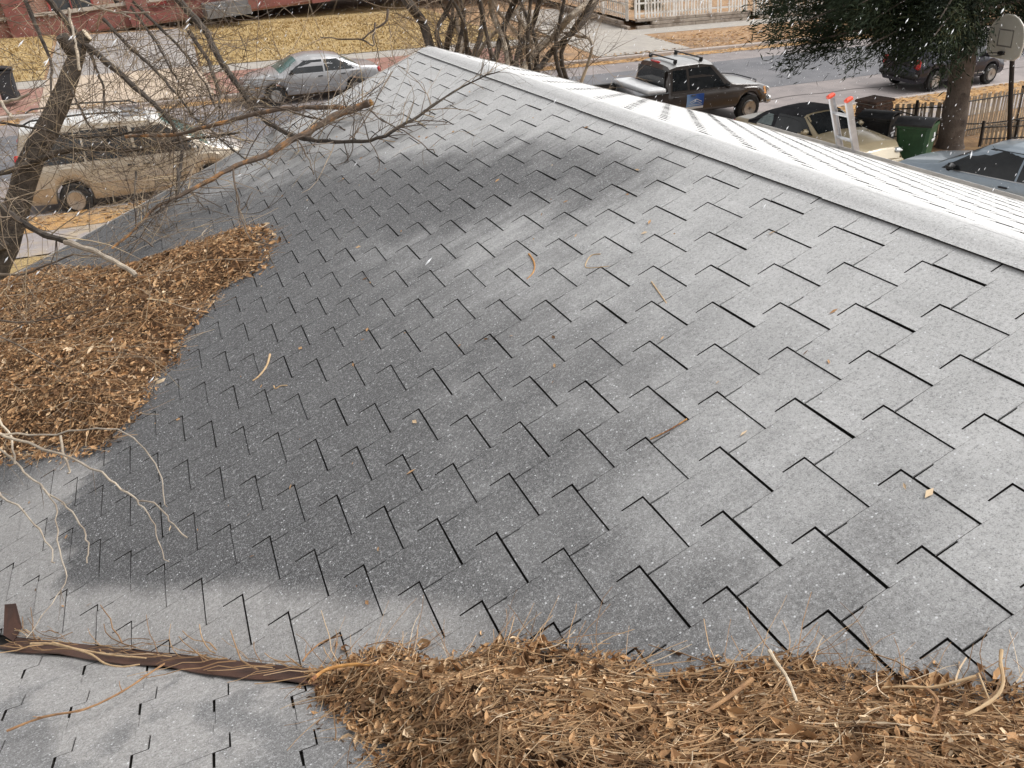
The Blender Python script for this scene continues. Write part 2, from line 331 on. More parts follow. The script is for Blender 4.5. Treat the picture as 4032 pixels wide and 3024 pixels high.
# drip edge along the right eave and rake, snow lipped
# ---- interlocking shingles: one T-shaped piece, tiled on the measured lattice
c_ = .0785
G_ = .00003
OUT = [(-.14+G_,0),(-.0236,0),(-.0228,.036),(-.02-G_,.0362),(-.02-G_,.111),(-G_,.111),(-G_,2*c_-.0042),(-.138+G_,2*c_-.0042),(-.138+G_,.111),(-.138+G_,c_),(-.1158,c_),(-.1162,.034),(-.14+G_,.0338)]
ZT = [.0075,.0070,.0034,.003,.003,.003,.003,.003,.003,.0048,.0045,.003,.0032]
ZT_R = [.0033,.0033,.003,.003,.003,.003,.0027,.0070,.0070,.0027,.003,.003,.003,.003,.003]
OUT_R = OUT[:6]+[(-G_,2*c_-.0003),(-.046,2*c_-.0004),(-.092,2*c_-.0004),(-.138+G_,2*c_-.0003)]+OUT[8:]
def shingle_mesh(jseed, ZT=ZT, OUT=OUT):
    r = random.Random(jseed); mb = MB(); th = .0055
    kk = .6+.6*r.random(); cut = r.uniform(.0004,.0016); zz = [.003+(z-.003)*kk+.0001*r.random() for z in ZT]
    O = [(a*H+r.uniform(-.0008,.0008) if i in (0,1,9,10) else a*H, b_*H+(r.uniform(-.003,.0015) if i in (0,1) else cut*H*r.uniform(.4,1.) if i in (6,7) and len(OUT) == 13 else 0)) for i, (a, b_) in enumerate(OUT)]
    n = len(O); top = [(b_, a, z) for (a, b_), z in zip(O, zz)]; bot = [(x, y, z-th) for x, y, z in top]
    tf = [(0,12,11,2,1),(2,11,10,3),(3,10,9,8,4),(4,8,7,6,5)] if n == 13 else [(0,14,13,2,1),(2,13,12,3),(3,12,11,10,4),(4,10,9,8,7,6,5)]
    tf = [f[::-1] for f in tf]
    mb.add(top+bot, [], 0)
    mb.f += [tuple(f) for f in tf]; mb.m += [0]*4
    mb.f += [tuple(i+n for i in f[::-1]) for f in tf]; mb.m += [1]*4
    for i in range(n):
        j = (i+1) % n; mb.f.append((i, i+n, j+n, j)[::-1]); mb.m.append(1 if i in ((0, 1, 6, 9, 10) if n == 13 else (7,)) else 0)
    me = bpy.data.meshes.new('shingle'); me.from_pydata(mb.v, [], mb.f); me.materials.append(m_shing); me.materials.append(m_edge)
    me.polygons.foreach_set('material_index', mb.m); me.update()
    bm = bmesh.new(); bm.from_mesh(me); bmesh.ops.recalc_face_normals(bm, faces=bm.faces); bm.to_mesh(me); bm.free()
    return me
SH = [shingle_mesh(k) for k in range(14)]; SH_R = [shingle_mesh(k, ZT_R, OUT_R) for k in range(8)]
def frame(up, nrm):
    z = Vector(nrm).normalized(); x = Vector(up).normalized(); y = z.cross(x); return Matrix((x,y,z)).transposed()
FL = frame((CP,0,SP), (-SP,0,CP)); FR = frame((-math.cos(PR),0,math.sin(PR)), (math.sin(PR),0,math.cos(PR))); F2 = frame((0,-CP,SP), (0,SP,CP))
camq = M.inverted()
def pix(P):
    q = camq @ Vector(P)
    if q.z > -.2: return None
    return (2016+3300*q.x/-q.z, 1512-3300*q.y/-q.z, -q.z)
def field(lattice, F, clips, SHS, deckobj, nind):
    """lattice: list of origin points; clips: (co, no) half spaces to keep on the negative side"""
    items = []
    for P in lattice:
        c = Vector(P)+F @ Vector((.15,-.14,0))
        st = 0
        for co, no in clips:
            dd = (c-Vector(co)).dot(Vector(no))
            if dd > .24: st = 9; break
            if dd > -.26: st = 1
        if st == 9: continue
        q = pix(c); vis = q is not None and -150 < q[0] < 4180 and -150 < q[1] < 3180
        items.append((q[2] if vis else 99, P, st, vis))
    items.sort(key=lambda k: k[0])
    rest = bmesh.new(); ni = 0
    for dpt, P, st, vis in items:
        rr = random.Random(int(P[0]*1000)*7919+int(P[1]*1000)); me = SHS[rr.randrange(len(SHS))]
        T = Matrix.Translation(P) @ (F @ Matrix.Rotation(rr.uniform(-.0012,.0012), 3, 'Z')).to_4x4()
        if st == 0 and vis and ni < nind:
            o = bpy.data.objects.new('shingle', me); COL.objects.link(o); o.parent = deckobj; o.matrix_local = Matrix.Translation((0,0,0)) @ T; ni += 1; continue
        bm = bmesh.new(); bm.from_mesh(me); bm.transform(T)
        if st == 1:
            for co, no in clips:
                bmesh.ops.bisect_plane(bm, geom=bm.verts[:]+bm.edges[:]+bm.faces[:], plane_co=co, plane_no=no, clear_outer=True)
        tmp = bpy.data.meshes.new('t'); bm.to_mesh(tmp); bm.free()
        if len(tmp.polygons):
            if ni < nind and st == 1 and vis:
                tmp.name = 'shingle'; tmp.materials.append(m_shing); tmp.materials.append(m_edge)
                o = bpy.data.objects.new('shingle', tmp); COL.objects.link(o); o.parent = deckobj; ni += 1; continue
            rest.from_mesh(tmp)
        bpy.data.meshes.remove(tmp)
    me = bpy.data.meshes.new('shingles'); rest.to_mesh(me); rest.free(); me.materials.append(m_shing); me.materials.append(m_edge)
    o = bpy.data.objects.new('shingles', me); COL.objects.link(o); o.parent = deckobj; o['kind'] = 'stuff'
    return ni
# left slope lattice (plane coordinates: y along ridge, v up the slope measured from the foot of the camera)
lat = []
for i in range(-60, 60):
    for j in range(-60, 60):
        y = H*(.979-.119*(i+j)); v = H*(.565+c_*(i-j))
        if -1 < y < 9.7 and -2.95 < v < 2.17: lat.append(Vector((H*SP+v*CP, y, ZC-H*CP+v*SP)))
deckL.location = (0,0,0); 
for q in (deckL, deckR, deck2, deck3): q.matrix_parent_inverse = Matrix(); q.location = (-hl.x,-hl.y,-hl.z)
s2 = 1/math.sqrt(2)
nL = field(lat, FL, [((0,YG-.004,0),(0,1,0)), ((XL+.0,0,0),(-1,0,0)), ((XR-.02,0,0),(1,0,0)), ((VAL/2+.004,VAL/2+.004,0),(-s2,-s2,0))], SH, deckL, 296)
# right slope
lat = []
for i in range(-60, 60):
    for j in range(-60, 60):
        y = H*(.95-.119*(i+j)); t_ = H*(-.02-c_*(i-j))     # t_ = distance down from ridge
        if -6.2 < y < 9.9 and 0. < t_ < 4.6: lat.append(Vector((XR+t_*math.cos(PR), y, ZR-t_*math.sin(PR))))
field(lat, FR, [((0,YG-.004,0),(0,1,0)), ((XE,0,0),(1,0,0)), ((XR+.02,0,0),(-1,0,0)), ((0,-2.5,0),(0,-1,0))], SH_R, deckR, 0)
# near slope below the valley
lat = []
for i in range(-60, 60):
    for j in range(-60, 60):
        x = H*(.31-.119*(i+j)); t_ = H*(.05-c_*(i-j))
        if -6 < x < 3 and 0 < t_ < 5: lat.append(Vector((x, YB+t_*CP, ZR-t_*SP)))
field(lat, F2, [((0,YB+.01,0),(0,-1,0)), ((0,vb,0),(0,1,0)), ((-5.5,0,0),(-1,0,0)), ((VAL/2-.055,VAL/2-.055,0),(s2,s2,0))], SH, deck2, 0)
# ridge caps
mbc = None; capL = .62; y = -5.2; k = 0
while y < YG-.02:
    y1 = min(y+capL, YG+.01); mb = MB(); vs_ = []; rr = random.Random(k)
    for s_, yy in enumerate((y-.0, y1+.03)):
        lift = (.0085 if s_ == 0 else .0078)+rr.uniform(-.0002,.0002); base = []
        for a in np.linspace(-1, 1, 11):
            dd = a*(.135 if a < 0 else .18); hh = (lift if a < .1 else lift*(1-a)+.003*a)+.005*(1-a*a)**.8
            x = XR+dd; z = (zL(x) if a < 0 else zRt(x)) + hh + (.006 if a == -1 else 0)+.02*math.exp(-(a*3)**2)*0
            if abs(a) < .3: z = ZR-(abs(dd)**2+.0006)**.5*TP*.8 + hh - .008
            base.append((x+ (rr.uniform(-.004,.004) if abs(a) == 1 else 0), yy, z))
        vs_ += base+[(q[0], q[1], q[2]-.005) for q in base]
    fs_ = []; ms = []
    for i in range(10): fs_.append((i, i+1, 23+i, 22+i)); ms.append(0)
    for i in range(10): fs_.append((11+i, 33+i, 34+i, 12+i)); ms.append(1)
    fs_ += [(0,22,33,11),(10,21,43,32)]+[(i, 11+i, 12+i, i+1) for i in range(10)]+[(22+i, 23+i, 34+i, 33+i) for i in range(10)]; ms += [1]*22
    mb.v = vs_; mb.f = [f[::-1] for f in fs_]; mb.m = ms; o = mb.build('ridge_cap', [m_shing, m_edge], house, loc=(-hl.x,-hl.y,-hl.z), smooth=True, sharp=50)
    y += capL; k += 1
# brown valley metal
mb = MB(); pts = []
n = 30
for i in range(n+1):
    xx = -1.2+i/n*1.75; yv = VAL-xx; zz = zL(xx)
    wd = .115+.01*math.sin(i*.9); sag = .004*math.sin(i*1.7)
    wl = wd
    pts.append([(xx+.05, yv+.05, zL(xx+.05)-.006), (xx+.012, yv+.012, zL(xx)+.004), (xx-.012, yv-.012, zz+.004), (xx-wl*s2*.75, yv-wl*s2*.75, z2(yv-wl*s2*.75)+.017+sag)])
vs_ = [q for p_ in pts for q in p_]; mb.add(vs_, [(i*4+k, i*4+k+1, i*4+k+5, i*4+k+4) for i in range(n) for k in range(3)])
# turned up tail at the lower end
a = Vector(pts[0][1]); b_ = Vector(pts[0][0]); mb.add([a+Vector((-.02,-.03,.0)), a+Vector((-.06,.02,.01)), a+Vector((-.045,.14,.075)), a+Vector((.005,.11,.085)), a+Vector((.015,.02,.02))], [(0,1,2,3,4)])
o = hb(mb, 'valley_flashing', m_rust); o['label'] = 'brown metal valley strip with a turned-up tail'; sm = o.modifiers.new('t', 'SOLIDIFY'); sm.thickness = .004
# ------------------------------------------------------------------ leaf litter
def inpoly(P, poly):
    poly = np.array(poly); x, y = P[:,0], P[:,1]; ins = np.zeros(len(P), bool); n = len(poly); dist = np.full(len(P), 1e9)
    for i in range(n):
        a, b_ = poly[i], poly[(i+1) % n]
        cond = ((a[1] > y) != (b_[1] > y)) & (x < (b_[0]-a[0])*(y-a[1])/(b_[1]-a[1]+1e-12)+a[0]); ins ^= cond
        ab = b_-a; t = np.clip(((P-a)@ab)/(ab@ab), 0, 1); dist = np.minimum(dist, np.linalg.norm(P-(a+t[:,None]*ab), axis=1))
    return ins, dist
def roofz(x, y): return np.maximum(ZR-TP*(XR-x), np.where(x+y < VAL, ZR-TP*(y+XR-VAL), -9))
LEAF = attr_mat('dead leaves', [(0,(.045,.026,.015)),(.3,(.20,.108,.054)),(.55,(.43,.245,.12)),(.8,(.61,.39,.205)),(1,(.76,.59,.40))])
STRAW = attr_mat('dry twigs', [(0,(.10,.06,.035)),(.5,(.32,.195,.105)),(.85,(.54,.36,.20)),(1,(.68,.54,.38))])
def set_attr(me, vals):
    a = me.attributes.new('Col', 'FLOAT', 'POINT'); a.data.foreach_set('value', np.asarray(vals, np.float32))
def wavy(x, y, s=0): return .5*np.sin(5.1*x+3.3*y+s)+.3*np.sin(-4.2*x+9.7*y+2*s)+.25*np.sin(13*x+11*y+s)+.15*np.sin(23*x-19*y)
def pile(name, poly, hmax, soft, nleaf, ntwig, size, label, seed, edge_loose=.11):
    rg = np.random.default_rng(seed); poly = np.array(poly); lo, hi = poly.min(0)-.12, poly.max(0)+.12
    def height(P):
        ins, dist = inpoly(P, poly); sd_ = np.where(ins, dist, -dist)
        k = np.clip((sd_+.02)/soft, 0, 1); k = k*k*(3-2*k); z0 = roofz(P[:,0], P[:,1])
        h = hmax*k*(1+.3*wavy(P[:,0], P[:,1], seed)); return z0+np.where(sd_ > -.02, h, -.02), sd_
    # mound body
    st = .035; gx = np.arange(lo[0], hi[0], st); gy = np.arange(lo[1], hi[1], st); G = np.array([(a, b_) for b_ in gy for a in gx]); z, sd_ = height(G)
    keep = sd_ > -.0; nx = len(gx); V = np.column_stack([G, z-.012]); fs_ = []
    for j in range(len(gy)-1):
        for i in range(nx-1):
            a = j*nx+i
            if keep[a] and keep[a+1] and keep[a+nx] and keep[a+nx+1]: fs_.append((a, a+1, a+nx+1, a+nx))
    verts = [V]; faces = [np.array(fs_)]; cols = [np.full(len(V), .12)]; off = len(V)
    # leaves
    P = rg.uniform(lo, hi, (nleaf*3, 2)); z, sd_ = height(P); pr = np.clip((sd_+edge_loose)/edge_loose, 0, 1)**2
    kp = rg.random(len(P)) < pr; P, z, sd_ = P[kp][:nleaf], z[kp][:nleaf], sd_[kp][:nleaf]; n = len(P)
    ce = np.column_stack([P, z+np.where(sd_ > 0, rg.uniform(-.006, .03, n), .018)])
    nr = np.column_stack([rg.normal(0,.55,n)-.3, rg.normal(0,.55,n), np.full(n, 1.)]); nr /= np.linalg.norm(nr, axis=1)[:,None]
    a = rg.normal(size=(n,3)); a -= nr*(a*nr).sum(1)[:,None]; a /= np.linalg.norm(a, axis=1)[:,None]; b_ = np.cross(nr, a)
    ln = rg.uniform(.35, 1., n)**1.9*size*np.where(rg.random(n) < .06, 1.9, 1.); wd = ln*rg.uniform(.25,.6,n); cu = ln*rg.uniform(-.1,.35,n)
    L = []
    for (s_, t_, c2) in ((-1,0,.6),(-.35,-1,1.),(-.3,0,0),(-.3,1,1.),(.45,-.8,.9),(.5,0,.1),(.4,.8,.8),(1.1,.1,.9)):
        L.append(ce+a*(s_*ln/2)[:,None]+b_*(t_*wd/2)[:,None]+nr*(c2*cu)[:,None])
    L = np.stack(L, 1).reshape(-1, 3); base = (np.arange(n)*8+off)[:,None]
    F = np.concatenate([base+np.array(q) for q in ((0,1,2,2),(0,2,3,3),(1,4,5,2),(2,5,6,3),(4,7,5,5),(5,7,6,6))])
    verts.append(L); cols.append(np.repeat(np.clip(rg.normal(.53,.24,n)+.13*wavy(P[:,0]*1.3, P[:,1]*1.3, 3), 0, 1), 8)); off += len(L)
    fl = [tuple(q) for q in faces[0]]
    for q in F: fl.append(tuple(q) if q[3] != q[2] else tuple(q[:3]))
    me = bpy.data.meshes.new(name); V = np.concatenate(verts); me.from_pydata(V.tolist(), [], fl); set_attr(me, np.concatenate(cols)); me.materials.append(LEAF)
    me.update(); o = bpy.data.objects.new(name, me); COL.objects.link(o); tag(o, label, 'leaf litter', kind='stuff')
    # stems and straws tangled through it
    mb = MB(); tc = []
    P = rg.uniform(lo, hi, (ntwig*3, 2)); z, sd_ = height(P); kp = sd_ > -.01; P, z = P[kp][:ntwig], z[kp][:ntwig]
    for k in range(len(P)):
        Lk = rg.uniform(.05, .3)*(size/.05)**.5; an = rg.uniform(0, 2*math.pi) if rg.random() < .55 else rg.normal(-.8, .35); cv = rg.normal(0, 2.2); pts = []; x, y = P[k]; lift = rg.uniform(.012,.03); tl = rg.normal(0,.09)
        for q in range(6):
            pts.append((x, y)); x += math.cos(an)*Lk/5; y += math.sin(an)*Lk/5; an += cv*Lk/5+rg.normal(0,.12)
        A = np.array(pts); zz, _ = height(A); zz = np.maximum(zz, roofz(A[:,0], A[:,1])+.006)+lift+tl*np.linspace(-.5,.5,6)*Lk*.5+.01*rg.random()
        r0 = rg.uniform(.0007,.0018)*(1.9 if rg.random() < .1 else 1); mb.tube(np.column_stack([A, zz]), np.linspace(r0, r0*.6, 6), 3, cap=False); tc += [np.clip(rg.normal(.55,.25),0,1)]*18
    o2 = mb.build('twig_litter', STRAW); set_attr(o2.data, tc); tag(o2, 'fine straws and leaf stems tangled through '+label.split(' ',1)[1] if False else 'dry straws and leaf stems tangled in the '+('large pile at the left eave' if seed == 1 else 'pile along the near valley'), 'twigs', kind='stuff')
LEFTP = [(.40,6.55),(.43,6.3),(.36,5.95),(.31,5.72),(.14,5.76),(-.02,5.76),(-.2,5.47),(-.31,5.36),(-.38,5.02),(-.51,5.0),(-.58,4.75),(-.64,4.6),(-.81,4.48),(-.96,4.53),(-1.25,4.86),(-1.5,5.06),(-2.08,5.2),(-2.08,9.15),(-1.9,9.12),(-1.54,8.85),(-.96,7.82),(-.61,7.34),(-.41,7.22),(-.22,7.13),(.04,6.95),(.32,6.72)]
BOTP = [(-.06,2.08),(.1,2.03),(.18,1.99),(.25,1.91),(.29,1.83),(.35,1.78),(.43,1.77),(.49,1.76),(.59,1.67),(.6,1.61),(.66,1.56),(.73,1.49),(.76,1.42),(.8,1.35),(.9,1.29),(1.02,1.23),(1.12,1.14),(1.16,1.06),(1.27,.96),(1.31,.91),(1.4,.81),(1.75,.45),(2.2,0.02),(1.5,0.1),(.6,.55),(.1,1.15),(.06,1.44),(.06,1.53),(.04,1.68),(-.01,1.82),(-.04,1.95)]
pile('leaf_pile', LEFTP, .10, .4, 30000, 3000, .042, 'large heap of brown leaves piled at the left eave of the roof', 1)
pile('leaf_pile', BOTP, .13, .28, 32000, 4800, .034, 'long drift of brown leaves and stems along the near roof valley', 2)
# twigs lying along the lower valley metal
mb = MB(); tc = []
for k in range(75):
    x = rng.uniform(-1.15, .05); y = VAL-x+rng.normal(0,.035)-.02; an = math.atan2(1,-1)+rng.normal(0,.3); L = rng.uniform(.08,.35); pts = []
    for q in range(6):
        pts.append((x, y, max(float(roofz(np.array([x]), np.array([y]))[0]), 0)+.02+.012*rng.random())); x += math.cos(an)*L/5; y += math.sin(an)*L/5; an += rng.normal(0,.16)
    r0 = rng.uniform(.0012,.0032); mb.tube(pts, np.linspace(r0, r0*.6, 6), 4, cap=False); tc += [np.clip(rng.normal(.62,.2),0,1)]*24
o = mb.build('twig_litter', STRAW); set_attr(o.data, tc); tag(o, 'thin tan twigs strewn along the brown valley metal', 'twigs', kind='stuff')
# scraps of leaf and bud caught on the shingles
V = []; F = []; C = []
for k in range(420):
    if k < 260:
        i, j = rng.integers(-40, 40, 2); y = H*(.979-.119*(i+j))-rng.uniform(0,.2); v_ = H*(.565+.0785*(i-j))-rng.uniform(.004,.02)
    else: y = rng.uniform(1.2,8.8); v_ = rng.uniform(-2.2,2.0)
    x = H*SP+v_*CP
    if not (XL+.2 < x < XR-.2 and x+y > VAL+.1 and y < YG-.1): continue
    z = zL(x)+.006; a = rng.uniform(0,6.28) if k % 3 else rng.normal(-1.57,.2); l = rng.uniform(.006,.022); w0 = l*rng.uniform(.18,.5); dx, dy = math.cos(a), math.sin(a); b0 = len(V)
    for s_, t_, h_ in ((1,0,.003),(0,1,.006),(-1,0,.002),(0,-1,.002)): px_ = dx*s_*l-dy*t_*w0; py_ = dy*s_*l+dx*t_*w0; V.append((x+px_, y+py_, z+px_*TP+h_))
    F.append((b0,b0+1,b0+2,b0+3)); C += [np.clip(rng.normal(.62,.22),0,1)]*4
me = bpy.data.meshes.new('leaf_scraps'); me.from_pydata(V, [], F); set_attr(me, C); me.materials.append(LEAF); o = bpy.data.objects.new('leaf_scraps', me); COL.objects.link(o); tag(o, 'tiny scraps of leaf and bud caught along the shingle edges', 'leaf litter', kind='stuff')
# single sticks and straws one can point at
m_orange = mat('peeled orange bark', (.58,.30,.09), (.40,.19,.06), 40, .7, c3=(.16,.06,.035), scale3=22)
m_straw = mat('straw', (.58,.42,.25), (.45,.30,.16), 30, .8)
m_palew = mat('pale bare wood', (.66,.56,.43), (.50,.40,.28), 25, .75, bump=.2, bscale=60)
m_brown = mat('brown stick bark', (.40,.23,.11), (.26,.14,.07), 30, .85, bump=.3, bscale=90)
SLAB = {'curved_orange':('arched orange stick with dark nodes at the left end of the near leaf drift',m_orange),
'valley_twig1':('kinked tan twig lying in the brown valley metal, lower of two',m_straw),'valley_twig2':('long straight tan twig lying along the upper edge of the brown valley metal',m_straw),
'bent_twig':('long bent brown twig on the near slope below the brown valley metal',m_brown),'fallen_twig':('thin forked reddish twig on the shingles just above the curved orange stick',m_brown),
'pale_stick':('bleached white-topped stick standing up from the near leaf drift',m_palew),'cut_stick':('stubby cut brown stick poking out of the middle of the near leaf drift',m_brown),
'curl_right':('curled upright tan stem at the far right of the near leaf drift',m_straw),'thin_right':('thin pale straw crossing the curled stem at the far right',m_straw),
'long_arch':('low arching tan stem along the upper edge of the near leaf drift, right side',m_straw),'arch2':('bent tan stick hooking down through the right part of the near leaf drift',m_brown),
'arch3':('pale flat stem curving across the middle of the near leaf drift',m_straw),'roof_curl1':('curved orange seed pod lying on the shingles in mid roof',m_orange),
'roof_curl2':('pale thin looped tendril lying on the shingles in mid roof',m_straw),'roof_straw':('short straight straw on the shingles right of the looped tendril',m_straw),
'roof_twig':('wavy tan twig on the dark shingles right of the left leaf heap',m_straw),'roof_hook':('tiny hook-shaped twig on the dark shingles near the left leaf heap',m_straw),
'roof_ribbon':('flat orange bark strip caught under a shingle edge near the centre right',m_orange)}
TRUNK=[(-3.06,11.42,1.29,0.2148),(-2.67,11.65,1.9,0.1989),(-2.38,11.77,2.27,0.183),(-2.13,11.91,2.64,0.167),(-1.83,12.08,3.11,0.1591),(-1.47,12.21,3.52,0.1464),(-1.21,12.3,3.84,0.1305),(-0.99,12.41,4.15,0.1114),(-0.84,12.5,4.38,0.0923),(-0.75,12.5,4.44,0.0827)]
